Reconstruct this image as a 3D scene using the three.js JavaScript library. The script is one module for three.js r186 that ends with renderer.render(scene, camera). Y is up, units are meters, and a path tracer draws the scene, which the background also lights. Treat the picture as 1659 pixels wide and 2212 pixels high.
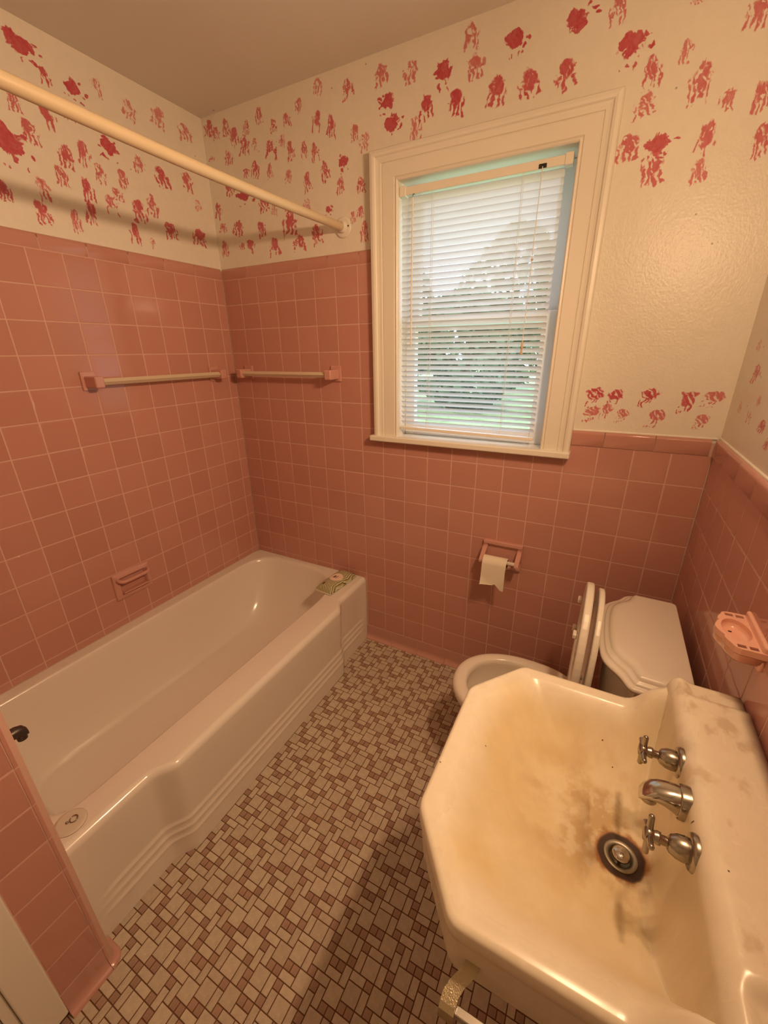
import * as THREE from 'three';
import { mergeGeometries } from 'three/addons/utils/BufferGeometryUtils.js';
import { RoundedBoxGeometry } from 'three/addons/geometries/RoundedBoxGeometry.js';

// ---------------------------------------------------------------- camera, sky, sun, exposure
const scene = new THREE.Scene();
const camera = new THREE.PerspectiveCamera(2 * THREE.MathUtils.radToDeg(Math.atan(1106 / 887.583)), 1659 / 2212, 0.02, 200);
camera.position.set(1.7464, 1.5074, 1.6463);
camera.rotation.set(-0.37236, 0.488, -0.01228, 'YXZ');

const renderer = new THREE.WebGLRenderer({ antialias: true });
renderer.toneMapping = THREE.LinearToneMapping;
renderer.toneMappingExposure = 1.0;
renderer.shadowMap.enabled = true;
renderer.shadowMap.type = THREE.PCFSoftShadowMap;

scene.background = new THREE.Color().setRGB(1.95, 2.5, 3.2);           // a pale, even overcast sky
const sun = new THREE.DirectionalLight(new THREE.Color().setRGB(1, 0.97, 0.92), 3.4);   // behind the house: it lights the garden and does not reach the window
sun.name = 'sun';
sun.position.set(6, 14, 12);
sun.target.position.set(0, 0, -6);
sun.castShadow = true;
Object.assign(sun.shadow.camera, { left: -20, right: 20, top: 20, bottom: -20, near: 1, far: 60 });
scene.add(sun, sun.target);

// ---------------------------------------------------------------- dimensions of the room (metres; the tile faces are the planes x = 0, z = 0 and x = W)
const W = 2.0792, CEIL = 2.457, PITCH = 0.1095, JOINT = 0.0026;
const TOP = 1.8364;                         // top of the highest full tile row over the tub
const rowY = (k) => TOP - k * PITCH;        // joint lines, counted down from there
const CAP = 0.05, WAINSCOT = rowY(6), TUB_H = 0.383, TUB_END = 1.465, ROOM_END = 2.46, WING_X = 0.82;
const BACK_COL0 = 0.1064, LEFT_COL0 = 0.0475;
const LAMP = new THREE.Vector3(1.955, 1.905, 0.935);
const LAMP_COLOR = new THREE.Color().setRGB(1, 0.64, 0.37), LAMP_POWER = 0.48, ADDED_FLOOD = 1.85;                    // per bulb; the flood is an extra beam added to it

// ---------------------------------------------------------------- helpers
let seedState = 12345;
const rnd = () => { seedState = (seedState * 1664525 + 1013904223) >>> 0; return seedState / 4294967296; };
const hash = (x, y, s) => { let h = Math.imul(x | 0, 374761393) + Math.imul(y | 0, 668265263) + Math.imul(s | 0, 974711); h = Math.imul(h ^ (h >>> 13), 1274126177); return ((h ^ (h >>> 16)) >>> 0) / 4294967296; };
const vnoise = (x, y, s = 0) => {
  const ix = Math.floor(x), iy = Math.floor(y), fx = x - ix, fy = y - iy, u = fx * fx * (3 - 2 * fx), v = fy * fy * (3 - 2 * fy);
  return (hash(ix, iy, s) * (1 - u) + hash(ix + 1, iy, s) * u) * (1 - v) + (hash(ix, iy + 1, s) * (1 - u) + hash(ix + 1, iy + 1, s) * u) * v;
};
const fbm = (x, y, s = 0, n = 4) => { let a = 0.5, t = 0, k = 1; for (let i = 0; i < n; i++, a *= 0.5, k *= 2.03) t += a * vnoise(x * k, y * k, s + i * 17); return t / (1 - Math.pow(0.5, n)); };
const sstep = (a, b, x) => { const t = Math.min(1, Math.max(0, (x - a) / (b - a))); return t * t * (3 - 2 * t); };
const lerp = (a, b, t) => a + (b - a) * t;
const V = (x, y, z) => new THREE.Vector3(x, y, z);
const lin = (r, g, b) => new THREE.Color().setRGB(r, g, b);

function dataTex(w, h, fn, srgb = true) {               // fn(u, v) -> [r, g, b] in 0..255, v upwards
  const d = new Uint8Array(w * h * 4);
  for (let j = 0; j < h; j++) for (let i = 0; i < w; i++) {
    const c = fn((i + 0.5) / w, (j + 0.5) / h), o = (j * w + i) * 4;
    d[o] = c[0]; d[o + 1] = c[1]; d[o + 2] = c[2]; d[o + 3] = 255;
  }
  const t = new THREE.DataTexture(d, w, h);
  t.magFilter = THREE.LinearFilter; t.minFilter = THREE.LinearMipmapLinearFilter; t.generateMipmaps = true;
  if (srgb) t.colorSpace = THREE.SRGBColorSpace;
  t.needsUpdate = true;
  return t;
}
const std = (color, roughness, more = {}) => new THREE.MeshStandardMaterial({ color, roughness, ...more });
const phys = (color, roughness, more = {}) => new THREE.MeshPhysicalMaterial({ color, roughness, ...more });

const taken = new Map();
const numbered = (name) => { const n = taken.get(name) ?? 0; taken.set(name, n + 1); return n ? `${name}_${String(n).padStart(3, '0')}` : name; };
function put(name, geometry, material, parent) {
  const m = new THREE.Mesh(geometry, material);
  m.name = parent === scene ? numbered(name) : name;
  m.castShadow = m.receiveShadow = true;
  parent.add(m);
  return m;
}
function tag(o, label, category, group, kind) {
  o.userData.label = label; o.userData.category = category;
  if (group) o.userData.group = group;
  if (kind) o.userData.kind = kind;
  return o;
}
function thing(name, label, category, position = [0, 0, 0], group, kind) {
  const o = new THREE.Group(); o.name = numbered(name); o.position.set(...position); scene.add(o);
  return tag(o, label, category, group, kind);
}
function part(name, parent) { const o = new THREE.Group(); o.name = name; parent.add(o); return o; }
const box = (x0, x1, y0, y1, z0, z1) => new THREE.BoxGeometry(x1 - x0, y1 - y0, z1 - z0).translate((x0 + x1) / 2, (y0 + y1) / 2, (z0 + z1) / 2);
const rbox = (x0, x1, y0, y1, z0, z1, r = 0.004, s = 3) => new RoundedBoxGeometry(x1 - x0, y1 - y0, z1 - z0, s, Math.min(r, (x1 - x0) / 2.01, (y1 - y0) / 2.01, (z1 - z0) / 2.01)).translate((x0 + x1) / 2, (y0 + y1) / 2, (z0 + z1) / 2);
const merge = (list) => mergeGeometries(list.map((g) => (g.index ? g.toNonIndexed() : g)));
const cyl = (a, b, r0, r1 = r0, seg = 24) => {          // a closed cylinder from point a to point b
  const d = b.clone().sub(a), g = new THREE.CylinderGeometry(r1, r0, d.length(), seg);
  g.applyQuaternion(new THREE.Quaternion().setFromUnitVectors(V(0, 1, 0), d.clone().normalize()));
  return g.translate((a.x + b.x) / 2, (a.y + b.y) / 2, (a.z + b.z) / 2);
};
const tube = (points, r, seg = 40, rs = 12) => new THREE.TubeGeometry(new THREE.CatmullRomCurve3(points), seg, r, rs, false);
function lathe(profile, seg = 48) { return new THREE.LatheGeometry(profile.map(([r, y]) => new THREE.Vector2(r, y)), seg); }
function loft(loops, { closed = true, capA = false, capB = false } = {}) {   // a surface through loops of equally many points
  const n = loops[0].length, p = [], idx = [], m = closed ? n : n - 1;
  for (const l of loops) for (const v of l) p.push(v.x, v.y, v.z);
  for (let i = 0; i + 1 < loops.length; i++) for (let j = 0; j < m; j++) {
    const a = i * n + j, b = i * n + ((j + 1) % n), c = a + n, d = b + n;
    idx.push(a, b, d, a, d, c);
  }
  const cap = (at, flip) => {                              // caps have vertices of their own, so their edge stays crisp
    const l = loops[at], c = l.reduce((s, v) => s.add(v), V(0, 0, 0)).multiplyScalar(1 / n), k = p.length / 3;
    p.push(c.x, c.y, c.z); for (const v of l) p.push(v.x, v.y, v.z);
    for (let j = 0; j < n; j++) { const a = k + 1 + j, b = k + 1 + ((j + 1) % n); flip ? idx.push(k, a, b) : idx.push(k, b, a); }
  };
  if (capA) cap(0, false);
  if (capB) cap(loops.length - 1, true);
  const g = new THREE.BufferGeometry();
  g.setAttribute('position', new THREE.Float32BufferAttribute(p, 3));
  g.setIndex(idx);
  g.computeVertexNormals();
  return g;
}
function grid(nu, nv, fn, withUv) {                      // fn(i / nu, j / nv) -> Vector3
  const p = [], uv = [], idx = [];
  for (let j = 0; j <= nv; j++) for (let i = 0; i <= nu; i++) { const v = fn(i / nu, j / nv); p.push(v.x, v.y, v.z); if (withUv) uv.push(...withUv(v)); }
  for (let j = 0; j < nv; j++) for (let i = 0; i < nu; i++) { const a = j * (nu + 1) + i, b = a + 1, c = a + nu + 1, d = c + 1; idx.push(a, b, d, a, d, c); }
  const g = new THREE.BufferGeometry();
  g.setAttribute('position', new THREE.Float32BufferAttribute(p, 3));
  if (withUv) g.setAttribute('uv', new THREE.Float32BufferAttribute(uv, 2));
  g.setIndex(idx); g.computeVertexNormals();
  return g;
}
function setUv(g, fn) {                                  // uv from the object's own coordinates
  const a = g.attributes.position, uv = new Float32Array(a.count * 2);
  for (let i = 0; i < a.count; i++) { const [u, v] = fn(a.getX(i), a.getY(i), a.getZ(i)); uv[2 * i] = u; uv[2 * i + 1] = v; }
  g.setAttribute('uv', new THREE.BufferAttribute(uv, 2));
  return g;
}
function roundPoly(pts, r, seg = 6) {                    // plan outline with rounded corners, pts as [x, z]
  const out = [], n = pts.length, rs = Array.isArray(r) ? r : pts.map(() => r);
  for (let i = 0; i < n; i++) {
    const a = pts[(i + n - 1) % n], b = pts[i], c = pts[(i + 1) % n];
    const la = Math.hypot(a[0] - b[0], a[1] - b[1]), lc = Math.hypot(c[0] - b[0], c[1] - b[1]), q = Math.min(rs[i], la / 2, lc / 2);
    const p0 = [b[0] + (a[0] - b[0]) / la * q, b[1] + (a[1] - b[1]) / la * q], p1 = [b[0] + (c[0] - b[0]) / lc * q, b[1] + (c[1] - b[1]) / lc * q];
    for (let k = 0; k <= seg; k++) { const t = k / seg, s = 1 - t; out.push([s * s * p0[0] + 2 * s * t * b[0] + t * t * p1[0], s * s * p0[1] + 2 * s * t * b[1] + t * t * p1[1]]); }
  }
  return out;
}
function byAngle(outline, cx, cz, n) {                   // the outline met by n rays from (cx, cz)
  const res = [];
  for (let k = 0; k < n; k++) {
    const a = (k / n) * 2 * Math.PI, dx = Math.cos(a), dz = Math.sin(a);
    let best = 0;
    for (let i = 0; i < outline.length; i++) {
      const p = outline[i], q = outline[(i + 1) % outline.length], ex = q[0] - p[0], ez = q[1] - p[1], det = dx * ez - dz * ex;
      if (Math.abs(det) < 1e-12) continue;
      const t = ((p[0] - cx) * ez - (p[1] - cz) * ex) / det, s = ((p[0] - cx) * dz - (p[1] - cz) * dx) / det;
      if (t > 0 && s >= -1e-9 && s <= 1 + 1e-9) best = Math.max(best, t);
    }
    res.push([cx + dx * best, cz + dz * best]);
  }
  return res;
}

// ---------------------------------------------------------------- handprints on the walls: [along, height, width, height of the print, strength, kind]; along = x on the back wall, z on the side walls
const PRINTS_LEFT = [
  [0.668,2.388,0.086,0.066,1,1], [0.616,2.334,0.037,0.045,0.9,0], [0.529,2.342,0.065,0.057,1,1], [0.445,2.373,0.044,0.053,0.5,0], [0.728,2.231,0.044,0.053,0.7,0],
  [0.639,2.224,0.056,0.076,0.8,0], [0.561,2.262,0.044,0.041,0.4,0], [0.703,2.164,0.06,0.065,0.75,0], [0.338,2.355,0.059,0.067,0.45,0], [0.208,2.379,0.067,0.068,0.4,0],
  [0.094,2.372,0.073,0.059,0.5,0], [0.401,2.268,0.038,0.023,0.4,0], [0.768,2.117,0.099,0.104,1,1], [0.604,2.133,0.051,0.066,0.8,0], [0.545,2.161,0.046,0.079,0.7,0],
  [0.439,2.209,0.074,0.063,1,1], [0.336,2.191,0.051,0.06,0.55,0], [0.639,2.069,0.046,0.056,0.7,0], [0.501,2.115,0.045,0.059,0.7,0], [0.415,2.123,0.043,0.058,0.65,0],
  [0.237,2.176,0.068,0.071,0.85,0], [0.12,2.198,0.068,0.07,0.7,0], [0.821,1.981,0.042,0.058,0.9,0], [0.704,2.015,0.055,0.069,0.7,0], [0.559,2.053,0.047,0.073,0.85,0],
  [0.451,2.066,0.052,0.046,0.65,0], [0.483,2.025,0.055,0.066,0.65,0], [0.725,1.945,0.054,0.069,0.8,0], [0.626,1.945,0.037,0.07,0.65,0], [0.562,1.979,0.047,0.071,0.85,0],
  [0.371,2.033,0.066,0.078,0.8,0], [0.31,2.063,0.06,0.075,0.65,0], [0.404,1.948,0.051,0.079,0.8,0], [0.336,1.928,0.038,0.043,0.5,0], [0.241,1.99,0.07,0.062,0.8,0],
  [0.226,2.27,0.045,0.025,0.35,0], [0.075,2.121,0.044,0.04,0.4,0], [0.09,1.993,0.082,0.072,0.8,0],
];
const PRINTS_BACK = [
  [0.033,2.414,0.06,0.055,0.7,0], [0.068,2.387,0.046,0.047,0.6,0], [0.131,2.399,0.051,0.057,0.6,0], [0.172,2.358,0.057,0.061,0.65,0], [0.245,2.377,0.042,0.045,0.55,0],
  [0.319,2.398,0.046,0.055,0.65,0], [0.387,2.354,0.039,0.044,0.65,0], [0.453,2.357,0.044,0.047,0.6,0], [0.52,2.389,0.037,0.049,0.65,0], [0.607,2.423,0.045,0.05,0.5,0],
  [0.737,2.386,0.056,0.058,0.65,0], [0.598,2.321,0.046,0.062,0.75,0], [0.661,2.295,0.045,0.068,0.75,0], [0.767,2.258,0.038,0.048,0.6,0], [0.809,2.225,0.047,0.055,0.5,0],
  [0.126,2.297,0.052,0.049,0.6,0], [0.219,2.319,0.062,0.069,0.7,0], [0.281,2.311,0.03,0.043,0.5,0], [0.361,2.282,0.07,0.06,0.75,0], [0.426,2.299,0.033,0.042,0.6,0],
  [0.463,2.257,0.044,0.063,0.65,0], [0.532,2.248,0.038,0.052,0.6,0], [0.58,2.232,0.043,0.058,0.7,0], [0.714,2.181,0.05,0.054,0.95,1], [0.023,2.311,0.041,0.023,0.4,0],
  [0.042,2.244,0.034,0.031,0.35,0], [0.218,2.227,0.044,0.034,0.7,0], [0.267,2.231,0.05,0.06,0.75,0], [0.351,2.21,0.036,0.051,0.65,0], [0.442,2.18,0.04,0.044,0.5,0],
  [0.539,2.146,0.045,0.065,0.7,0], [0.627,2.164,0.047,0.063,0.8,0], [0.695,2.107,0.047,0.06,0.6,0], [0.785,2.099,0.044,0.052,0.7,0], [0.107,2.187,0.06,0.051,0.8,0],
  [0.195,2.153,0.103,0.059,1,1], [0.301,2.106,0.062,0.062,0.85,0], [0.35,2.077,0.037,0.039,0.5,0], [0.024,2.113,0.057,0.067,0.8,0], [0.423,2.075,0.035,0.027,0.5,0],
  [0.528,2.069,0.04,0.045,0.35,0], [0.634,2.041,0.032,0.034,0.9,1], [0.746,1.999,0.031,0.041,0.65,0], [0.782,2.012,0.035,0.04,0.65,0], [0.039,2.05,0.05,0.038,0.65,0],
  [0.129,2.037,0.075,0.059,0.7,0], [0.27,2.014,0.052,0.062,0.8,0], [0.434,2.015,0.089,0.098,0.85,0], [0.567,1.959,0.062,0.07,0.8,0], [0.797,1.944,0.04,0.07,0.6,0],
  [0.032,1.966,0.058,0.066,0.6,0], [0.147,1.965,0.034,0.03,0.6,0], [0.194,1.958,0.06,0.056,0.7,0], [0.337,1.941,0.07,0.067,0.7,0], [0.477,1.939,0.071,0.061,0.8,0],
  [0.877,2.395,0.062,0.061,0.55,0], [0.997,2.375,0.068,0.059,0.55,0], [1.113,2.348,0.063,0.076,1,1], [1.211,2.334,0.06,0.063,0.6,0], [1.194,2.411,0.056,0.069,0.55,0],
  [1.334,2.371,0.059,0.066,1,1], [0.904,2.315,0.063,0.056,1,1], [0.921,2.255,0.068,0.061,1,1], [1.009,2.224,0.051,0.061,0.5,0], [1.051,2.271,0.063,0.071,0.95,0],
  [1.151,2.26,0.063,0.069,0.95,0], [1.283,2.258,0.074,0.072,0.85,0], [1.387,2.256,0.074,0.07,0.85,0], [1.505,2.369,0.068,0.066,1,1], [1.607,2.358,0.048,0.061,0.6,0],
  [1.657,2.275,0.073,0.074,1,1], [1.784,2.229,0.036,0.051,0.5,0], [1.492,2.253,0.068,0.07,0.85,0], [1.711,2.205,0.053,0.069,0.7,0], [1.71,2.137,0.061,0.055,0.6,0],
  [1.832,2.153,0.058,0.082,0.65,0], [1.901,2.11,0.04,0.049,0.6,0], [1.926,2.267,0.053,0.067,0.6,0], [1.97,2.097,0.041,0.064,0.65,0], [1.994,2.007,0.035,0.07,0.7,0],
  [1.684,2.044,0.064,0.07,0.7,0], [1.759,2.043,0.073,0.059,0.95,1], [1.758,1.984,0.069,0.077,0.75,0], [1.869,2.031,0.05,0.075,0.7,0], [1.868,1.96,0.045,0.06,0.6,0],
  [1.786,2.328,0.026,0.015,0.5,0], [1.702,1.354,0.058,0.059,1,2], [1.767,1.357,0.053,0.054,0.95,2], [1.869,1.36,0.053,0.06,0.95,2], [1.974,1.351,0.053,0.065,0.85,2],
  [2.039,1.359,0.059,0.05,0.6,2], [1.702,1.296,0.056,0.048,0.6,2], [1.75,1.307,0.044,0.047,0.55,2], [1.8,1.295,0.039,0.043,0.6,2], [1.897,1.293,0.049,0.057,0.65,2],
  [2.026,1.289,0.043,0.04,0.5,2],
];
const PRINTS_RIGHT = [
  [0.117,1.51,0.04,0.029,0.5,0], [0.163,1.439,0.076,0.046,0.7,0], [0.259,1.379,0.034,0.025,0.5,0], [0.102,1.346,0.042,0.03,0.4,0], [0.209,1.332,0.055,0.031,0.6,0],
  [0.337,1.326,0.06,0.032,0.8,0], [0.409,1.299,0.033,0.03,0.8,0],
];

function paintPrints(x0, x1, y0, y1, ppm, prints, mirror, seed0) {
  const w = Math.round((x1 - x0) * ppm), h = Math.round((y1 - y0) * ppm), d = new Float32Array(w * h * 3);
  for (let j = 0; j < h; j++) for (let i = 0; i < w; i++) {
    const x = i / ppm, y = j / ppm, n = (fbm(x * 3, y * 3, 3 + seed0) - 0.5) * 7 + (vnoise(x * 60, y * 60, 9 + seed0) - 0.5) * 3, o = (j * w + i) * 3;
    const speck = hash(Math.floor(x * 220), Math.floor(y * 220), 77 + seed0) > 0.9997 ? 60 : 0;
    d[o] = 229 + n - speck; d[o + 1] = 222 + n - speck; d[o + 2] = 207 + n - speck;
  }
  prints.forEach(([px, py, pw, ph, dark, kind], id) => {
    const S = seed0 + id * 31, turn = (hash(id, 1, S) - 0.5) * 0.5 + (kind === 2 ? -0.25 : 0), ca = Math.cos(turn), sa = Math.sin(turn);
    const hw = pw * 0.56, hh = ph * 0.56, side = hash(id, 2, S) > 0.5 ? 1 : -1, tips = [0, 1, 2, 3].map((i) => hash(id, 10 + i, S));
    const I0 = Math.max(0, Math.floor((px - hw * 1.5 - x0) * ppm)), I1 = Math.min(w - 1, Math.ceil((px + hw * 1.5 - x0) * ppm));
    const J0 = Math.max(0, Math.floor((py - hh * 1.5 - y0) * ppm)), J1 = Math.min(h - 1, Math.ceil((py + hh * 1.5 - y0) * ppm));
    for (let j = J0; j <= J1; j++) for (let i = I0; i <= I1; i++) {
      let a = ((i / ppm + x0 - px) / hw) * (mirror ? -1 : 1), b = (j / ppm + y0 - py) / hh;
      [a, b] = [a * ca - b * sa, a * sa + b * ca];
      const wa = (vnoise(a * 2.6 + 5, b * 2.6, S + 21) - 0.5) * 0.34 + (vnoise(a * 8, b * 8, S + 22) - 0.5) * 0.14, wb = (vnoise(a * 2.6, b * 2.6 + 7, S + 23) - 0.5) * 0.3 + (vnoise(a * 8, b * 8, S + 24) - 0.5) * 0.12;
      a += wa; b += wb;
      const wob = (vnoise(a * 3 + 9, b * 3, S) - 0.5) * 0.34;
      let c = 0;
      if (kind === 1) {                                   // a loaded hand: solid palm, finger dabs around it
        const e = Math.hypot((a + 0.1) / 0.72, (b - 0.1) / 0.66) + wob * 1.6 + (vnoise(a * 11, b * 11, S + 3) - 0.5) * 0.25;
        c = sstep(1.02, 0.9, e) * (0.88 + 0.12 * vnoise(a * 5, b * 12, S + 4));
        for (let k = 0; k < 5; k++) {
          if (hash(id, 40 + k, S) < 0.3) continue;
          const an = (side > 0 ? 0.9 - k * 0.5 : 2.2 + k * 0.5) + (hash(id, 50 + k, S) - 0.5) * 0.5, R = 0.85 + 0.35 * hash(id, 20 + k, S), q = Math.hypot((a - Math.cos(an) * R) / (0.16 + 0.08 * tips[k % 4]), (b - Math.sin(an) * R * 0.95) / 0.13) + wob;
          c = Math.max(c, sstep(1, 0.75, q) * 0.95);
        }
        for (let k = 0; k < 4; k++) if (tips[k] > 0.35) c = Math.max(c, sstep(1, 0.7, Math.hypot((a + 0.75 - k * 0.42) / 0.09, (b + 0.85 + 0.16 * tips[k]) / 0.12) + wob) * 0.8);
      } else if (kind === 2) {                            // ridged palm with the fingers down to the left
        const e = Math.hypot((a - 0.15) / 0.8, (b - 0.15) / 0.62) + wob, ridge = Math.sin((a * 0.9 + b * 0.55) * 13 + 3 * vnoise(a * 2, b * 2, S)) * 0.5 + 0.5;
        c = sstep(1.05, 0.85, e) * sstep(0.18, 0.5, ridge * 0.75 + 0.5 * vnoise(a * 4, b * 4, S + 5));
        for (let k = 0; k < 4; k++) { const u = a + 0.8 - k * 0.34 - (b + 0.5) * 0.35; c = Math.max(c, sstep(0.1, 0.05, Math.abs(u)) * sstep(-1.05, -0.95, b + 0.15 * tips[k]) * sstep(-0.2, -0.4, b) * sstep(0.35, 0.5, vnoise(k * 7, b * 5, S + 6))); }
      } else {                                            // a drier hand: streaked palm above, broken fingers below
        const e = Math.hypot(a / 0.6, (b - 0.38) / 0.62) + wob, streak = 0.62 * vnoise(a * 9 + b * 2.2, b * 1.8, S + 1) + 0.38 * vnoise(a * 5, b * 7, S + 2);
        c = sstep(1.04, 0.8, e) * sstep(0.62 - dark * 0.5, 0.78 - dark * 0.5, streak);
        for (let k = 0; k < 4; k++) {
          if (tips[k] < 0.12) continue;
          const u = a - (-0.57 + k * 0.38) * (1 + 0.22 * Math.max(0, -b)) - side * 0.08, end = -0.62 - 0.32 * tips[k];
          const f = sstep(0.15, 0.07, Math.abs(u) + wob * 0.2) * sstep(end - 0.05, end + 0.05, b) * sstep(0.12, 0.0, b);
          c = Math.max(c, f * sstep(0.3, 0.46, vnoise(k * 9 + a * 5, b * 4.5, S + 7) + dark * 0.12));
        }
        const tb = Math.hypot(a - side * (0.78 + 0.1 * b), (b - 0.1) * 0.45);
        c = Math.max(c, sstep(0.17, 0.08, tb + wob * 0.3) * sstep(0.4, 0.55, vnoise(a * 6, b * 5, S + 8)) * 0.85);
      }
      if (c <= 0) continue;
      c *= (0.5 + 0.5 * dark) * (0.8 + 0.2 * vnoise(a * 10, b * 3, S + 31));
      const o = (j * w + i) * 3, t = dark * (0.75 + 0.25 * vnoise(a * 6, b * 6, S + 11));
      d[o] = lerp(d[o], lerp(206, 180, t), c); d[o + 1] = lerp(d[o + 1], lerp(112, 52, t), c); d[o + 2] = lerp(d[o + 2], lerp(108, 68, t), c);
    }
  });
  const out = new Uint8Array(w * h * 4);
  for (let k = 0; k < w * h; k++) { for (let c = 0; c < 3; c++) out[k * 4 + c] = Math.max(0, Math.min(255, d[k * 3 + c])); out[k * 4 + 3] = 255; }
  const t = new THREE.DataTexture(out, w, h);
  t.colorSpace = THREE.SRGBColorSpace; t.magFilter = THREE.LinearFilter; t.minFilter = THREE.LinearMipmapLinearFilter; t.generateMipmaps = true; t.needsUpdate = true;
  return t;
}

// ---------------------------------------------------------------- materials
const rollerBump = dataTex(512, 512, (u, v) => { const x = u * 64, y = v * 64, n = 255 * (0.55 * vnoise(x % 64, y % 64, 5) + 0.3 * vnoise(x * 2.3, y * 0.8, 6) + 0.15 * vnoise(x * 4, y * 4, 8)); return [n, n, n]; }, false);
rollerBump.wrapS = rollerBump.wrapT = THREE.RepeatWrapping;
function bumpFor(wm, hm) { const t = rollerBump.clone(); t.repeat.set(wm / 0.34, hm / 0.34); t.needsUpdate = true; return t; }
const paint = (map, wm, hm) => std(0xffffff, 0.36, { map, bumpMap: bumpFor(wm, hm), bumpScale: 0.0006 });
const M = {
  ceiling: std(lin(0.70, 0.655, 0.59), 0.75),
  plainPaint: std(lin(0.78, 0.73, 0.62), 0.4),
  grout: std(lin(0.66, 0.42, 0.34), 0.85),
  trim: std(lin(0.78, 0.73, 0.63), 0.38),
  sash: std(lin(0.80, 0.82, 0.84), 0.4),
  slat: phys(lin(0.86, 0.86, 0.82), 0.9, { transmission: 0.35, thickness: 0, side: THREE.DoubleSide, specularIntensity: 0.4 }),
  blindPlastic: std(lin(0.80, 0.76, 0.66), 0.35),
  cord: std(lin(0.78, 0.76, 0.70), 0.8),
  tassel: std(lin(0.62, 0.45, 0.24), 0.5),
  glass: phys(lin(1, 1, 1), 0.02, { transmission: 1, thickness: 0, ior: 1.5 }),
  tub: phys(lin(0.80, 0.735, 0.65), 0.2, { clearcoat: 0.5, clearcoatRoughness: 0.08 }),
  toilet: phys(lin(0.81, 0.735, 0.63), 0.16, { clearcoat: 0.6, clearcoatRoughness: 0.06 }),
  seat: std(lin(0.80, 0.74, 0.63), 0.3),
  chrome: std(lin(0.52, 0.49, 0.45), 0.14, { metalness: 1 }),
  oldChrome: std(lin(0.38, 0.345, 0.29), 0.26, { metalness: 1 }),
  pitted: std(lin(0.62, 0.56, 0.44), 0.36, { metalness: 0.75, map: dataTex(256, 256, (u, v) => { const n = fbm(u * 9, v * 9, 501), d = fbm(u * 26, v * 26, 502), k = sstep(0.5, 0.66, d) * 0.7 + sstep(0.5, 0.7, n) * 0.4; return [lerp(225, 96, Math.min(1, k)), lerp(218, 84, Math.min(1, k)), lerp(200, 60, Math.min(1, k))]; }), bumpMap: rollerBump, bumpScale: 0.0004 }),
  tarnish: std(lin(0.30, 0.27, 0.21), 0.4, { metalness: 0.9 }),
  darkMetal: std(lin(0.12, 0.10, 0.09), 0.35, { metalness: 0.8 }),
  pinkCeramic: phys(lin(0.60, 0.31, 0.255), 0.14, { clearcoat: 0.4, clearcoatRoughness: 0.05 }),
  litPeachCeramic: phys(lin(0.84, 0.47, 0.355), 0.16, { clearcoat: 0.5, clearcoatRoughness: 0.05 }),  // ceramic with the glow of the lamp close by put into its colour
  cream: std(lin(0.60, 0.475, 0.31), 0.38),
  barCream: std(lin(0.66, 0.55, 0.40), 0.4),
  paper: std(lin(0.80, 0.72, 0.58), 0.95),
  card: std(lin(0.32, 0.22, 0.14), 0.9),
  black: std(lin(0.015, 0.012, 0.01), 0.6),
  rubber: std(lin(0.66, 0.58, 0.48), 0.55),
  floorGrout: std(lin(0.13, 0.055, 0.026), 0.9),
  cove: phys(lin(0.56, 0.295, 0.245), 0.16),
  bark: std(lin(0.10, 0.08, 0.06), 0.95),
};
const wallTileMats = [0, 1, 2, 3].map((k) => phys(lin(0.535 + 0.012 * (k - 1.5), 0.262 + 0.007 * (k - 1.5), 0.212 + 0.006 * (k - 1.5)), 0.085, { specularIntensity: 0.9 }));

// ---------------------------------------------------------------- tiles
const tileCache = new Map();
function tileGeo(w, h, t, b) {                            // a pressed tile: flat face, softly rounded edges; lies in x, y and faces +z with its face at z = 0
  const key = [w, h, t, b].map((v) => Math.round(v * 5000)).join();
  if (tileCache.has(key)) return tileCache.get(key);
  const rings = [[0, -t, 1], [0, -b * 0.8, 0.94], [b * 0.35, -b * 0.22, 0.6], [b, 0, 0]], p = [], nn = [], idx = [];
  for (const [inset, z, tilt] of rings) for (const [sx, sy] of [[-1, -1], [1, -1], [1, 1], [-1, 1]]) {
    p.push(sx * (w / 2 - inset), sy * (h / 2 - inset), z);
    const q = tilt / Math.SQRT2, zz = Math.sqrt(Math.max(0, 1 - tilt * tilt));
    nn.push(sx * q, sy * q, zz);
  }
  for (let r = 0; r + 1 < rings.length; r++) for (let k = 0; k < 4; k++) { const a = r * 4 + k, c = r * 4 + ((k + 1) % 4); idx.push(a, c, c + 4, a, c + 4, a + 4); }
  const f = (rings.length - 1) * 4; idx.push(f, f + 1, f + 2, f, f + 2, f + 3);
  const g = new THREE.BufferGeometry();
  g.setAttribute('position', new THREE.Float32BufferAttribute(p, 3));
  g.setAttribute('normal', new THREE.Float32BufferAttribute(nn, 3));
  g.setIndex(idx);
  tileCache.set(key, g);
  return g;
}
const FACE = { back: [0, 0, 0], left: [0, Math.PI / 2, 0], right: [0, -Math.PI / 2, 0] };
function wallTile(parent, side, along0, along1, y0, y1, plane, name = 'tile') {   // along = x on the back wall, z on the side walls
  const w = along1 - along0 - JOINT, h = y1 - y0 - JOINT;
  if (w < 0.006 || h < 0.006) return;
  const m = put(name, tileGeo(w, h, 0.006, 0.0026), wallTileMats[Math.floor(rnd() * 4)], parent), a = (along0 + along1) / 2, y = (y0 + y1) / 2;
  if (side === 'back') m.position.set(a, y, plane); else m.position.set(plane, y, a);
  m.rotation.set(...FACE[side]);
  m.rotateX((rnd() - 0.5) * 0.005); m.rotateY((rnd() - 0.5) * 0.005);            // hand-set: no two quite in plane
}
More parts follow.
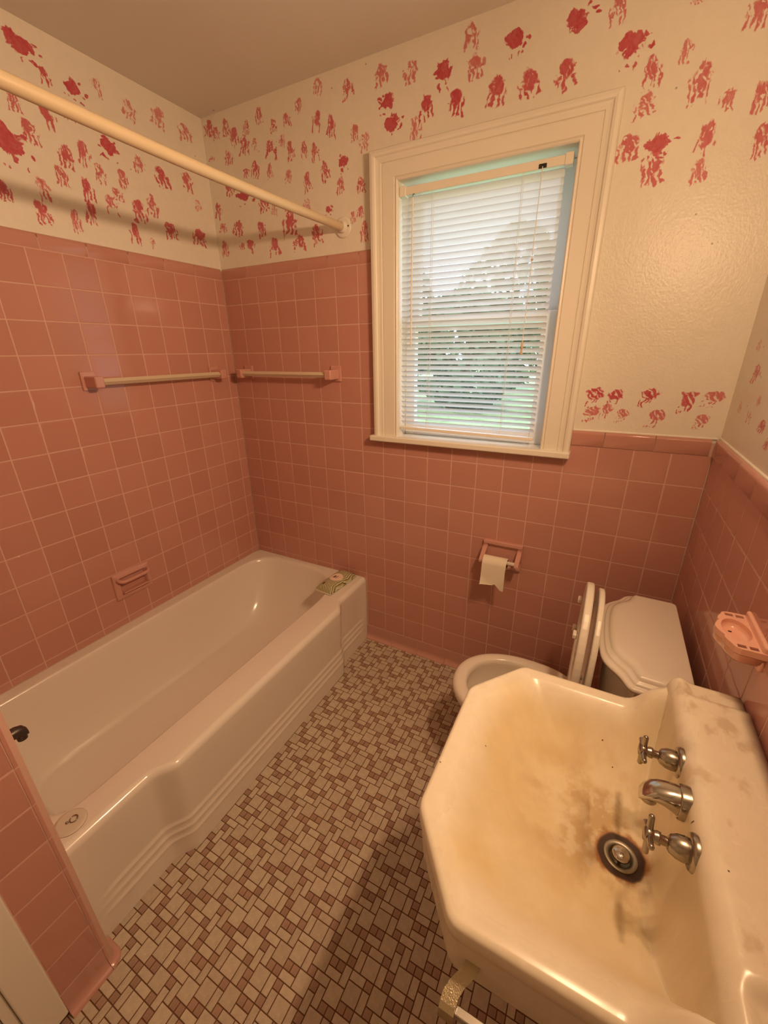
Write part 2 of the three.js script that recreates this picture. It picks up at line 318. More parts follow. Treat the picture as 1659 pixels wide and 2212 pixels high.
function capGeo(len, height, out = 0.0) {                 // bullnose cap: flat face, quarter-round top back to the plaster
  const pr = [[0, -0.008], [0, out], [height - 0.014, out]];
  for (let k = 1; k <= 6; k++) { const a = (k / 6) * Math.PI / 2; pr.push([height - 0.014 + 0.014 * Math.sin(a), out - 0.014 + 0.014 * Math.cos(a)]); }
  const loops = [-1, -1, 1, 1].map((s, i) => pr.map(([y, z]) => V(s * (len / 2 - (i === 0 || i === 3 ? 0 : 0.0006)), y, z)));
  loops[0] = pr.map(([y, z]) => V(-len / 2, y, z - 0.0012)); loops[3] = pr.map(([y, z]) => V(len / 2, y, z - 0.0012));
  return loft(loops, { closed: false });
}
const capCache = new Map();
function capTile(parent, side, a0, a1, y, plane, out = 0, height = CAP, along = null) {
  const len = a1 - a0 - 0.0016, key = Math.round(len * 2000) + ',' + out + ',' + height;
  if (!capCache.has(key)) capCache.set(key, capGeo(len, height - 0.001, out));
  const m = put('cap_tile', capCache.get(key), wallTileMats[Math.floor(rnd() * 4)], parent), a = (a0 + a1) / 2;
  if (side === 'back') m.position.set(a, y + 0.001, plane); else m.position.set(plane, y + 0.001, a);
  m.rotation.set(...FACE[side]);
}
function coveGeo(len) {                                   // cove base: straight face that sweeps out to a toe on the floor
  const pr = [[rowY(16) - 0.0012, -0.006], [rowY(16) - 0.0018, -0.0012], [rowY(16) - 0.004, 0], [0.034, 0]];
  for (let k = 1; k <= 6; k++) { const a = (k / 6) * Math.PI / 2; pr.push([0.034 - 0.026 * Math.sin(a), 0.014 * (1 - Math.cos(a))]); }
  pr.push([0.0035, 0.0175], [0.0, 0.018]);
  return loft([-1, 1].map((s) => pr.map(([y, z]) => V(s * (len / 2), y, z))), { closed: false });
}
function coveTile(parent, side, a0, a1, plane) {
  const m = put('cove_tile', coveGeo(a1 - a0 - 0.0012), M.cove, parent), a = (a0 + a1) / 2;
  if (side === 'back') m.position.set(a, 0, plane); else m.position.set(plane, 0, a);
  m.rotation.set(...FACE[side]);
}

// ---------------------------------------------------------------- walls, ceiling
const OPEN = { x0: 0.955, x1: 1.551, y0: 1.157, y1: 2.08 };
const wallBack = thing('wall_back', 'window wall: cream paint with red handprints above salmon tiles', 'wall', [0, 0, 0], null, 'structure');
{
  const u0 = -0.02, u1 = W + 0.02, v0 = 1.15, v1 = CEIL + 0.02, map = paintPrints(u0, u1, v0, v1, 880, PRINTS_BACK, false, 1000);
  const g = merge([box(-0.16, OPEN.x0 - 0.005, -0.05, CEIL + 0.05, -0.16, -0.008), box(OPEN.x1 + 0.005, W + 0.16, -0.05, CEIL + 0.05, -0.16, -0.008),
    box(OPEN.x0 - 0.005, OPEN.x1 + 0.005, OPEN.y1 + 0.005, CEIL + 0.05, -0.16, -0.008), box(OPEN.x0 - 0.005, OPEN.x1 + 0.005, -0.05, OPEN.y0 - 0.025, -0.16, -0.008)]);
  put('plaster', setUv(g, (x, y) => [(x - u0) / (u1 - u0), (y - v0) / (v1 - v0)]), paint(map, u1 - u0, v1 - v0), wallBack);
  put('grout', merge([box(0, 0.845, 0, TOP + 0.035, -0.008, -0.0009), box(0.845, 1.655, 0, 1.135, -0.008, -0.0009), box(1.655, W, 0, WAINSCOT + 0.04, -0.008, -0.0009)]), M.grout, wallBack);
  const cols = [0.003]; for (let c = 0; c < 18; c++) cols.push(BACK_COL0 + c * PITCH); cols.push(W - 0.001);
  for (let c = 0; c + 1 < cols.length; c++) for (let k = 0; k < 16; k++) {
    let a0 = cols[c], a1 = cols[c + 1], y0 = rowY(k + 1), y1 = rowY(k);
    if (a1 < 0.77) { if (y1 < TUB_H + 0.01) continue; y0 = Math.max(y0, TUB_H + 0.001); }                 // down to the tub rim
    const mid = (a0 + a1) / 2;
    if (mid > 1.0 && mid < 1.6) { if (y0 > 1.12) continue; y1 = Math.min(y1, 1.134); }                     // under the window
    else if (a0 < 0.845 && a1 > 0.845) { if (y1 > 1.2) a1 = 0.846; }
    else if (a1 > 0.85 && mid < 1.0) { if (y0 > 1.12) continue; y1 = Math.min(y1, 1.134); }
    else if (mid >= 1.6 && k < 6) continue;
    wallTile(wallBack, 'back', a0, a1, y0, y1, 0);
  }
  for (let a = 0.003; a < 0.84; a += 0.1535) capTile(wallBack, 'back', a, Math.min(0.846, a + 0.1535), TOP, 0);
  for (let b = W - 0.012, a; b > 1.656; b = a) { a = Math.max(1.654, b - 0.1535); capTile(wallBack, 'back', a, b, WAINSCOT, 0, 0.003, 0.055); }
  put('caulk_bead', merge([cyl(V(1.655, WAINSCOT + 0.0545, -0.0072), V(W, WAINSCOT + 0.0545, -0.0072), 0.0042, 0.0042, 10)]), M.trim, wallBack);
  for (let a = 0.7575; a < W - 0.02; a += 0.1535) coveTile(wallBack, 'back', a, Math.min(W - 0.018, a + 0.1535), 0);
}
const wallLeft = thing('wall_left', 'tub side wall: cream paint with red handprints above salmon tiles', 'wall', [0, 0, 0], null, 'structure');
{
  const u0 = -0.02, u1 = 1.5, v0 = 1.86, v1 = CEIL + 0.02, map = paintPrints(u0, u1, v0, v1, 900, PRINTS_LEFT, true, 5000);
  put('plaster', setUv(box(-0.16, -0.008, -0.05, CEIL + 0.05, -0.16, TUB_END), (x, y, z) => [(z - u0) / (u1 - u0), (y - v0) / (v1 - v0)]), paint(map, u1 - u0, v1 - v0), wallLeft);
  put('grout', box(-0.008, -0.0009, 0.3, TOP + 0.035, 0, TUB_END), M.grout, wallLeft);
  const cols = [0.001]; for (let c = 0; c < 13; c++) cols.push(LEFT_COL0 + c * PITCH); cols.push(TUB_END - 0.001);
  for (let c = 0; c + 1 < cols.length; c++) for (let k = 0; k < 14; k++) wallTile(wallLeft, 'left', cols[c], cols[c + 1], Math.max(rowY(k + 1), TUB_H + 0.001), rowY(k), 0);
  for (let a = 0.001; a < TUB_END - 0.01; a += 0.1535) capTile(wallLeft, 'left', a, Math.min(TUB_END - 0.001, a + 0.1535), TOP, 0);
}
const wallRight = thing('wall_right', 'sink side wall: cream paint with handprints above a pink tiled wainscot', 'wall', [0, 0, 0], null, 'structure');
{
  const u0 = -0.02, u1 = 1.2, v0 = 1.2, v1 = CEIL + 0.02, map = paintPrints(u0, u1, v0, v1, 800, PRINTS_RIGHT, false, 9000);
  put('plaster', setUv(box(W + 0.008, W + 0.16, -0.05, CEIL + 0.05, -0.16, ROOM_END + 0.15), (x, y, z) => [(z - u0) / (u1 - u0), (y - v0) / (v1 - v0)]), paint(map, u1 - u0, v1 - v0), wallRight);
  put('grout', box(W + 0.0009, W + 0.008, 0, WAINSCOT + 0.04, 0, ROOM_END), M.grout, wallRight);
  const cols = [0.002]; for (let c = 0; c < 16; c++) cols.push(0.104 + c * PITCH); cols.push(1.86);
  for (let c = 0; c + 1 < cols.length; c++) for (let k = 6; k < 16; k++) wallTile(wallRight, 'right', cols[c], cols[c + 1], rowY(k + 1), rowY(k), W);
  for (let a = 0.012; a < 1.85; a += 0.1535) capTile(wallRight, 'right', a, Math.min(1.86, a + 0.1535), WAINSCOT, W, 0.006, 0.058);
  put('caulk_bead', cyl(V(W + 0.0072, WAINSCOT + 0.0575, 0), V(W + 0.0072, WAINSCOT + 0.0575, 1.86), 0.0042, 0.0042, 10), M.trim, wallRight);
  for (let a = 0.02; a < 1.85; a += 0.1535) coveTile(wallRight, 'right', a, Math.min(1.86, a + 0.1535), W);
}
const wallEnd = thing('wall_tub_end', 'short tiled wall end at the near end of the tub', 'wall', [0, 0, 0], null, 'structure');
{
  put('plaster', box(-0.16, WING_X - 0.008, -0.05, CEIL + 0.05, TUB_END + 0.008, 1.578), M.plainPaint, wallEnd);
  put('grout', merge([box(WING_X - 0.008, WING_X - 0.0009, 0, TOP + 0.035, TUB_END + 0.006, 1.578), box(0, WING_X - 0.004, 0, TOP + 0.035, TUB_END + 0.0002, TUB_END + 0.008)]), M.grout, wallEnd);
  const bull = (h) => {                                   // corner tile with a rounded edge towards the tub
    const pr = [[WING_X - 0.008, TUB_END - 0.0]];
    for (let k = 0; k <= 6; k++) { const a = (k / 6) * Math.PI / 2; pr.push([WING_X - 0.016 + 0.016 * Math.sin(a), TUB_END + 0.016 - 0.016 * Math.cos(a)]); }
    pr.push([WING_X, TUB_END + 0.018]);
    return loft([0.0008, h - JOINT].map((y) => pr.map(([x, z]) => V(x, y, z))), { closed: false });
  };
  for (let k = 0; k < 16; k++) {
    put('bullnose_tile', bull(PITCH), wallTileMats[k % 4], wallEnd).position.y = rowY(k + 1);
    wallTile(wallEnd, 'left', TUB_END + 0.018, 1.5778, rowY(k + 1), rowY(k), WING_X);
  }
  coveTile(wallEnd, 'left', TUB_END + 0.0162, 1.5775, WING_X);
  const corner = [[rowY(16) - 0.0012, -0.006], [rowY(16) - 0.0018, -0.0012], [rowY(16) - 0.004, 0], [0.034, 0]];
  for (let k = 1; k <= 6; k++) { const a = (k / 6) * Math.PI / 2; corner.push([0.034 - 0.026 * Math.sin(a), 0.014 * (1 - Math.cos(a))]); }
  corner.push([0.0035, 0.0175], [0.0, 0.018]);
  const turned = new THREE.LatheGeometry(corner.map(([y, o]) => new THREE.Vector2(0.016 + o, y)), 12, Math.PI / 2, Math.PI / 2);
  put('cove_corner', turned, M.cove, wallEnd).position.set(WING_X - 0.016, 0, TUB_END + 0.016);
  const returnCove = put('cove_tile', coveGeo(0.044), M.cove, wallEnd);
  returnCove.position.set(WING_X - 0.038, 0, TUB_END); returnCove.rotation.y = Math.PI;
  capTile(wallEnd, 'left', TUB_END, 1.578, TOP, WING_X);
}
const wallFront = thing('wall_front', 'plain painted wall behind the viewer, out of the picture', 'wall', [0, 0, 0], null, 'structure');
put('plaster', merge([box(0.6, W + 0.16, -0.05, CEIL + 0.05, ROOM_END, ROOM_END + 0.14)]), M.plainPaint, wallFront);
const ceilingMap = dataTex(512, 512, (u, v) => { const n = (fbm(u * 9, v * 9, 41) - 0.5) * 8, s = hash(Math.floor(u * 300), Math.floor(v * 300), 43) > 0.9998 ? 70 : 0; return [217 + n - s, 211 + n - s, 200 + n - s]; });
const ceiling = tag(put('ceiling', box(-0.16, W + 0.16, CEIL, CEIL + 0.12, -0.16, ROOM_END + 0.15), std(0xffffff, 0.8, { map: ceilingMap }), scene), 'plain cream ceiling over the bathroom', 'ceiling', null, 'structure');

// the door and its casing beside the wall end
{
  const d = thing('door_1', 'white painted door casing at the lower left edge of the picture', 'door', [0, 0, 0], null, 'structure');
  put('casing', rbox(WING_X - 0.02, WING_X + 0.014, 0.03, 2.1, 1.5785, 1.6405, 0.004), M.trim, d);
  put('jamb', rbox(WING_X - 0.13, WING_X + 0.006, 0.0, 2.05, 1.641, 1.66, 0.002), M.trim, d);
  put('head_casing', rbox(WING_X - 0.02, WING_X + 0.014, 2.101, 2.17, 1.5785, ROOM_END - 0.001, 0.004), M.trim, d);
  put('door_leaf', rbox(WING_X - 0.06, WING_X - 0.02, 0.005, 2.045, 1.661, ROOM_END - 0.002, 0.002), M.trim, d);
  put('wall_over_door', box(-0.16, WING_X - 0.0205, 2.046, CEIL + 0.03, 1.579, ROOM_END + 0.14), M.plainPaint, d);
  put('hall_side', box(-0.16, WING_X - 0.132, -0.05, 2.045, 1.579, ROOM_END + 0.14), M.plainPaint, d);
}

// ---------------------------------------------------------------- floor: an 8 x 8 unit mosaic of large squares, oblongs and small pink squares
const G = 0.0207, FX0 = 0.940, FZ0 = 1.148;
const SQUARES = [[0, 5], [1, 2], [3, 7], [4, 4], [6, 3], [7, 0]];
const PINKS = [[0, 2], [1, 4], [1, 7], [2, 0], [2, 1], [2, 5], [3, 2], [4, 2], [4, 6], [5, 1], [5, 6], [6, 5], [6, 7], [7, 5]];
const OBLONGS = [[0, 3, 1, 2], [1, 0, 1, 2], [2, 4, 2, 1], [3, 3, 2, 1], [5, 2, 1, 2], [6, 2, 2, 1], [6, 0, 1, 2], [7, 7, 2, 1], [2, 6, 1, 2], [3, 5, 1, 2], [6, 6, 2, 1], [5, 7, 1, 2], [3, 1, 2, 1]];
const floor = thing('floor', 'mosaic floor of beige squares, oblongs and small pink squares', 'floor', [0, 0, 0], null, 'structure');
{
  put('grout', box(-0.16, W + 0.16, -0.12, -0.0008, -0.16, ROOM_END + 0.15), M.floorGrout, floor);
  const speckle = dataTex(256, 256, (u, v) => { const n = (fbm(u * 12, v * 12, 71) - 0.5) * 26 + (vnoise(u * 90, v * 90, 72) - 0.5) * 20, s = hash(Math.floor(u * 128), Math.floor(v * 128), 73) > 0.9985 ? 90 : 0; return [226 + n - s, 222 + n - s, 214 + n - s]; });
  speckle.wrapS = speckle.wrapT = THREE.RepeatWrapping;
  const beige = [0, 1, 2, 3].map((k) => std(lin(0.74 - 0.03 * k, 0.655 - 0.03 * k, 0.535 - 0.025 * k), 0.42, { map: speckle }));
  const pink = [0, 1, 2].map((k) => std(lin(0.50 - 0.03 * k, 0.335 - 0.022 * k, 0.26 - 0.018 * k), 0.45, { map: speckle }));
  const geo = new Map(), hidden = (x, z) => {
    const c = camera.position, at = (y) => { const t = (c.y - y) / c.y; return [c.x + (x - c.x) * t, c.z + (z - c.z) * t]; };
    const [sx, sz] = at(0.775), [tx, tz] = at(TUB_H), [bx, bz] = at(0.385);
    const v = V(x, 0, z).project(camera);
    return Math.abs(v.x) > 1.02 || Math.abs(v.y) > 1.02 || v.z > 1 || (sx > 1.6 && sz > 0.76 && sz < 1.34) || (tx < 0.76 && tz < 1.47) || (bx > 1.43 && bz > 0.28 && bz < 0.62) || (z > 1.46 && x < 0.83);
  };
  const list = { square: [], oblong: [], pink: [] };
  camera.updateMatrixWorld(); camera.updateProjectionMatrix();
  for (let I = -3; I < 10; I++) for (let J = -9; J < 9; J++) {
    const add = (kind, i, j, w, h) => {
      let x0 = FX0 + (I * 8 + i) * G, z0 = FZ0 + (J * 8 + j) * G, x1 = x0 + w * G, z1 = z0 + h * G;
      x0 = Math.max(x0, 0.742); x1 = Math.min(x1, W - 0.004); z0 = Math.max(z0, 0.004); z1 = Math.min(z1, ROOM_END - 0.004);
      if (x1 - x0 < 0.006 || z1 - z0 < 0.006) return;
      if (x1 < 0.83 && z1 > TUB_END) return;
      const x = (x0 + x1) / 2, z = (z0 + z1) / 2, dist = camera.position.distanceToSquared(V(x, 0, z));
      list[kind].push({ x, z, w: x1 - x0 - 0.0025, h: z1 - z0 - 0.0025, rank: hidden(x, z) ? 1e6 + dist : dist });
    };
    for (const [i, j] of SQUARES) add('square', i, j, 2, 2);
    for (const [i, j] of PINKS) add('pink', i, j, 1, 1);
    for (const [i, j, w, h] of OBLONGS) add('oblong', i, j, w, h);
  }
  const flat = (w, h) => {
    const key = Math.round(w * 2000) + ',' + Math.round(h * 2000);
    if (!geo.has(key)) geo.set(key, setUv(tileGeo(w, h, 0.003, 0.0009).clone(), (x, y) => [x * 9 + w * 40, y * 9 + h * 40]).rotateX(-Math.PI / 2));
    return geo.get(key);
  };
  for (const [kind, name] of [['square', 'square_tile'], ['oblong', 'oblong_tile'], ['pink', 'pink_tile']]) {
    const all = list[kind].sort((a, b) => a.rank - b.rank), mats = kind === 'pink' ? pink : beige, rest = [];
    all.forEach((t, n) => {
      const lift = (rnd() - 0.5) * 0.0004;
      if (n < 298 && t.rank < 1e6) { const m = put(name, flat(t.w, t.h), mats[Math.floor(rnd() * mats.length)], floor); m.position.set(t.x, lift, t.z); }
      else rest.push(flat(t.w, t.h).clone().translate(t.x, lift, t.z));
    });
    put(kind === 'pink' ? 'far_pink_tiles' : kind === 'square' ? 'far_square_tiles' : 'far_oblong_tiles', merge(rest), mats[1], floor).userData.kind = 'stuff';
  }
}

// ---------------------------------------------------------------- window: casing, stool, jambs, two sashes with panes
{
  const w = thing('window_1', 'painted double-hung window with wide moulded casing and sill', 'window', [0, 0, 0], null, 'structure');
  const ox0 = 0.842, ox1 = 1.6545, oy1 = 2.18, oy0 = 1.158;
  const prof = [[0, -0.008], [0, 0.026], [0.004, 0.031], [0.014, 0.033], [0.022, 0.031], [0.026, 0.026], [0.034, 0.024], [0.0445, 0.0235], [0.0465, 0.0195], [0.0485, 0.0195], [0.05, 0.0215], [0.096, 0.0215], [0.0985, 0.0175], [0.101, 0.0205], [0.106, 0.022], [0.1095, 0.019], [0.1105, -0.008]];
  const sx = (OPEN.x0 - ox0) / 0.1105, rx = (ox1 - OPEN.x1) / 0.1105, ty = (oy1 - OPEN.y1) / 0.1105;
  const sweep = (at) => { const g = loft([0, 1].map((e) => prof.map(([s, d]) => at(s, d, e))), { closed: false }).toNonIndexed(); g.computeVertexNormals(); return g; };
  put('casing_board', sweep((s, d, e) => V(ox0 + s * sx, e ? oy1 - s * ty : oy0, d)), M.trim, w);
  put('casing_board', sweep((s, d, e) => V(e ? ox0 + s * sx : ox1 - s * rx, oy1 - s * ty, d)), M.trim, w);
  put('casing_board', sweep((s, d, e) => V(ox1 - s * rx, e ? oy0 : oy1 - s * ty, d)), M.trim, w);
  put('sill', rbox(0.826, 1.6585, 1.1335, 1.158, -0.07, 0.046, 0.006), M.trim, w);
  put('jamb', box(OPEN.x0 - 0.012, OPEN.x0, OPEN.y0, OPEN.y1, -0.16, 0.016), M.trim, w);
  put('jamb', box(OPEN.x1, OPEN.x1 + 0.012, OPEN.y0, OPEN.y1, -0.16, 0.016), M.trim, w);
  put('jamb', box(OPEN.x0 - 0.012, OPEN.x1 + 0.012, OPEN.y1, OPEN.y1 + 0.012, -0.16, 0.016), M.trim, w);
  put('outer_sill', box(OPEN.x0 - 0.012, OPEN.x1 + 0.012, 1.125, 1.157, -0.2, -0.071), M.sash, w);
  for (const [name, y0, y1, z] of [['lower_sash', 1.158, 1.637, -0.075], ['upper_sash', 1.602, 2.079, -0.112]]) {
    const s = part(name, w), x0 = OPEN.x0 + 0.001, x1 = OPEN.x1 - 0.001, st = 0.043, b0 = name === 'lower_sash' ? 0.045 : 0.034, t0 = 0.035;
    put('stile', rbox(x0, x0 + st, y0, y1, z - 0.017, z + 0.017, 0.003), M.sash, s);
    put('stile', rbox(x1 - st - 0.012, x1, y0, y1, z - 0.017, z + 0.017, 0.003), M.sash, s);
    put('rail', rbox(x0 + st, x1 - st - 0.012, y0, y0 + b0, z - 0.017, z + 0.017, 0.003), M.sash, s);
    put('rail', rbox(x0 + st, x1 - st - 0.012, y1 - t0, y1, z - 0.017, z + 0.017, 0.003), M.sash, s);
    put('pane', box(x0 + st, x1 - st - 0.012, y0 + b0, y1 - t0, z - 0.0015, z + 0.0015), M.glass, s);
  }
}

// ---------------------------------------------------------------- venetian blind
{
  const b = thing('window_blind', 'white mini venetian blind lowered over the window, slats half open', 'blind', [0, 0, 0]);
  const x0 = 0.9625, x1 = 1.5185, z = -0.008;
  put('head_rail', rbox(0.9575, 1.5315, 2.035, 2.06, z - 0.012, z + 0.013, 0.002), M.blindPlastic, b);
  for (const x of [0.9565, 1.5165]) put('end_bracket', rbox(x, x + 0.0235, 2.0325, 2.064, z - 0.014, z + 0.0155, 0.002), M.blindPlastic, b);
  const slatGeo = (len) => {                              // a shallow curved strip, 25 mm deep
    const pr = []; for (let k = 0; k <= 6; k++) { const q = (k / 6 - 0.5) * 2; pr.push([q * 0.0125, 0.0022 * (1 - q * q)]); }
    const ends = [0, 0.004, len - 0.004, len].map((l, i) => pr.map(([d, y]) => V(l, y, d * (i === 0 || i === 3 ? 0.72 : 1))));
    return loft(ends, { closed: false });
  };
  const sg = slatGeo(x1 - x0), n = 40;
  for (let k = 0; k < n; k++) {
    const m = put('slat', sg, M.slat, b), y = 2.018 - k * 0.0205;
    m.position.set(x0 + (rnd() - 0.5) * 0.001, y, z);
    m.rotation.x = -0.7 + (rnd() - 0.5) * 0.05;    // room edge up, outer edge down
    m.rotation.z = (rnd() - 0.5) * 0.002;
  }
  const br = put('bottom_rail', rbox(x0 - 0.002, x1 + 0.001, -0.006, 0.006, z - 0.011, z + 0.011, 0.003), M.blindPlastic, b);
  br.position.y = 1.196; br.rotation.z = -0.014; br.position.y += 0.014 * 1.24; br.position.y -= 0.005;
  for (const x of [1.083, 1.393]) for (const dz of [-0.0125, 0.0125]) put('ladder_cord', cyl(V(x, 2.034, z + dz), V(x, 1.2, z + dz), 0.0007, 0.0007, 6), M.cord, b);
  for (const x of [1.085, 1.395]) put('lift_cord', cyl(V(x, 2.034, z), V(x, 1.2, z), 0.0006, 0.0006, 6), M.cord, b);
  put('tilt_wand', cyl(V(1.0135, 2.022, z + 0.024), V(1.0125, 1.523, z + 0.024), 0.0028, 0.0028, 8), M.blindPlastic, b);
  put('wand_hook', tube([V(1.0135, 2.034, z + 0.008), V(1.0135, 2.033, z + 0.019), V(1.0135, 2.02, z + 0.024)], 0.0012, 10, 6), M.darkMetal, b);
  put('cord_lock', rbox(1.441, 1.464, 2.036, 2.0475, z + 0.011, z + 0.0165, 0.001), M.black, b);
  put('pull_cord', tube([V(1.4525, 2.04, z + 0.016), V(1.451, 1.9, z + 0.022), V(1.449, 1.7, z + 0.022), V(1.4465, 1.535, z + 0.022)], 0.0013, 20, 6), M.cord, b);
  put('cord_knot', new THREE.SphereGeometry(0.004, 10, 8).translate(1.4508, 1.787, z + 0.022), M.tassel, b);
  for (const [x, y] of [[1.4465, 1.512], [1.447, 1.491]]) put('tassel', lathe([[0.0018, 0.026], [0.0028, 0.02], [0.0042, 0.008], [0.0056, 0.0], [0.0, 0.0]], 12).translate(x, y, z + 0.022), M.tassel, b);
}

// ---------------------------------------------------------------- bathtub
{
  const t = thing('bathtub', 'white enamelled built-in bathtub with bowed apron along the tiled wall', 'bathtub');
  const bow = (z) => 0.757 + 0.038 * sstep(0.232, 0.315, z) * (1 - sstep(1.165, 1.245, z));
  const outer = [];
  const N = 200, zN = TUB_END - 0.0005;
  const inOutline = roundPoly([[0.062, 0.035], [0.657, 0.035], [0.657, 1.437], [0.055, 1.437]], [0.17, 0.3, 0.1, 0.1], 14);
  const cx = 0.36, cz = 0.74;
  const inner = byAngle(inOutline, cx, cz, N);
  const full = [[0.0008, 0.0008], [0.757, 0.0008]]; for (let k = 0; k <= 80; k++) { const z = 0.2 + (1.27 - 0.2) * k / 80; full.push([bow(z) - 0.0205, z]); }
  full.push([0.7365, zN + 0.003], [0.0008, zN + 0.003]); full[1] = [0.7365, 0.0002];
  const rimOut = byAngle(full, cx, cz, N);
  const bottom = byAngle(roundPoly([[0.165, 0.28], [0.545, 0.28], [0.565, 1.35], [0.15, 1.35]], [0.15, 0.15, 0.1, 0.1], 12), cx, cz, N);
  const Lp = (a, s, y, b) => a.map((p, i) => V(lerp(p[0], b ? b[i][0] : cx, s), y, lerp(p[1], b ? b[i][1] : cz, s)));
  const mix = (s) => inner.map((p, i) => [lerp(p[0], bottom[i][0], s), lerp(p[1], bottom[i][1], s)]);
  const loops = [Lp(rimOut, 0, TUB_H), Lp(rimOut, 0.55, TUB_H - 0.0005, inner), Lp(inner, -0.028, TUB_H - 0.001), Lp(inner, -0.012, TUB_H - 0.003), Lp(inner, 0, TUB_H - 0.009), Lp(inner, 0.012, TUB_H - 0.024)];
  for (const [s, y] of [[0.12, 0.3], [0.25, 0.235], [0.42, 0.165], [0.6, 0.118], [0.78, 0.088], [0.92, 0.074], [1.05, 0.067]]) loops.push(Lp(mix(s), 0, y));
  loops.push(Lp(bottom, 0.5, 0.06), Lp(bottom, 0.85, 0.057));
  put('basin', loft(loops, { capB: true }), M.tub, t);
  const pr = [[-0.024, TUB_H]];                           // apron in section: rolled edge, panel, three mouldings, plinth
  for (let k = 1; k <= 8; k++) { const a = (k / 8) * Math.PI / 2; pr.push([-0.024 + 0.024 * Math.sin(a), TUB_H - 0.024 + 0.024 * Math.cos(a)]); }
  pr.push([-0.0005, 0.335], [-0.002, 0.31], [-0.004, 0.28], [-0.006, 0.24], [-0.0075, 0.2], [-0.009, 0.152]);
  for (let k = 0; k < 3; k++) { const y = 0.148 - k * 0.03, o = -0.009 + k * 0.003; pr.push([o, y], [o + 0.0016, y - 0.006], [o + 0.0042, y - 0.010], [o + 0.0044, y - 0.014], [o + 0.003, y - 0.02]); }
  pr.push([0.0, 0.056], [0.0, 0.03], [0, 0.0005]);
  const apron = grid(260, pr.length - 1, (u, v) => {
    const z = lerp(0.0008, zN, u), [o, y] = pr[Math.round(v * (pr.length - 1))], end = Math.min(sstep(0.01, 0.09, z), sstep(zN - 0.01, zN - 0.09, z));
    return V(bow(z) + (y > 0.33 || y < 0.05 ? o : o * end), y, z);
  });
  put('apron', apron, M.tub, t);
  put('drain', lathe([[0.0, 0.002], [0.02, 0.002], [0.026, 0.0005], [0.027, -0.002]], 24).translate(0.36, 0.058, 1.25), M.oldChrome, t);
}
{
  const s = thing('drain_stopper', 'flat round white drain stopper lying on the near corner of the tub rim', 'stopper', [0.694, TUB_H, 1.412]);
  put('disc', lathe([[0, 0.0055], [0.028, 0.005], [0.033, 0.0042], [0.0365, 0.002], [0.037, 0.0003], [0, 0.0003]], 40), M.rubber, s);
  const ring = put('ring', new THREE.TorusGeometry(0.009, 0.0014, 8, 24), M.oldChrome, s); ring.rotation.x = -Math.PI / 2 + 0.12; ring.position.set(0.004, 0.0075, -0.008);
  put('eyelet', lathe([[0, 0.009], [0.0025, 0.0085], [0.004, 0.005]], 12).translate(-0.002, 0, 0.006), M.oldChrome, s);
}
{
  const s = thing('tub_spout', 'dark old metal tub spout over the near end of the tub', 'spout', [0.425, 0.52, TUB_END]); s.scale.setScalar(0.86);
  const ring = (z, y, r, ry) => { const l = []; for (let k = 0; k < 24; k++) { const a = k / 24 * 2 * Math.PI; l.push(V(Math.cos(a) * r, y + Math.sin(a) * ry, z)); } return l; };
  put('body', loft([ring(0, 0, 0.03, 0.03), ring(-0.008, 0, 0.03, 0.03), ring(-0.01, 0, 0.022, 0.022), ring(-0.06, 0.004, 0.02, 0.02), ring(-0.1, 0.002, 0.019, 0.02), ring(-0.118, -0.006, 0.017, 0.02), ring(-0.126, -0.014, 0.012, 0.014)], { capA: true, capB: true }), M.darkMetal, s);
  put('outlet', cyl(V(0, -0.01, -0.108), V(0, -0.034, -0.108), 0.015, 0.014), M.darkMetal, s);
}

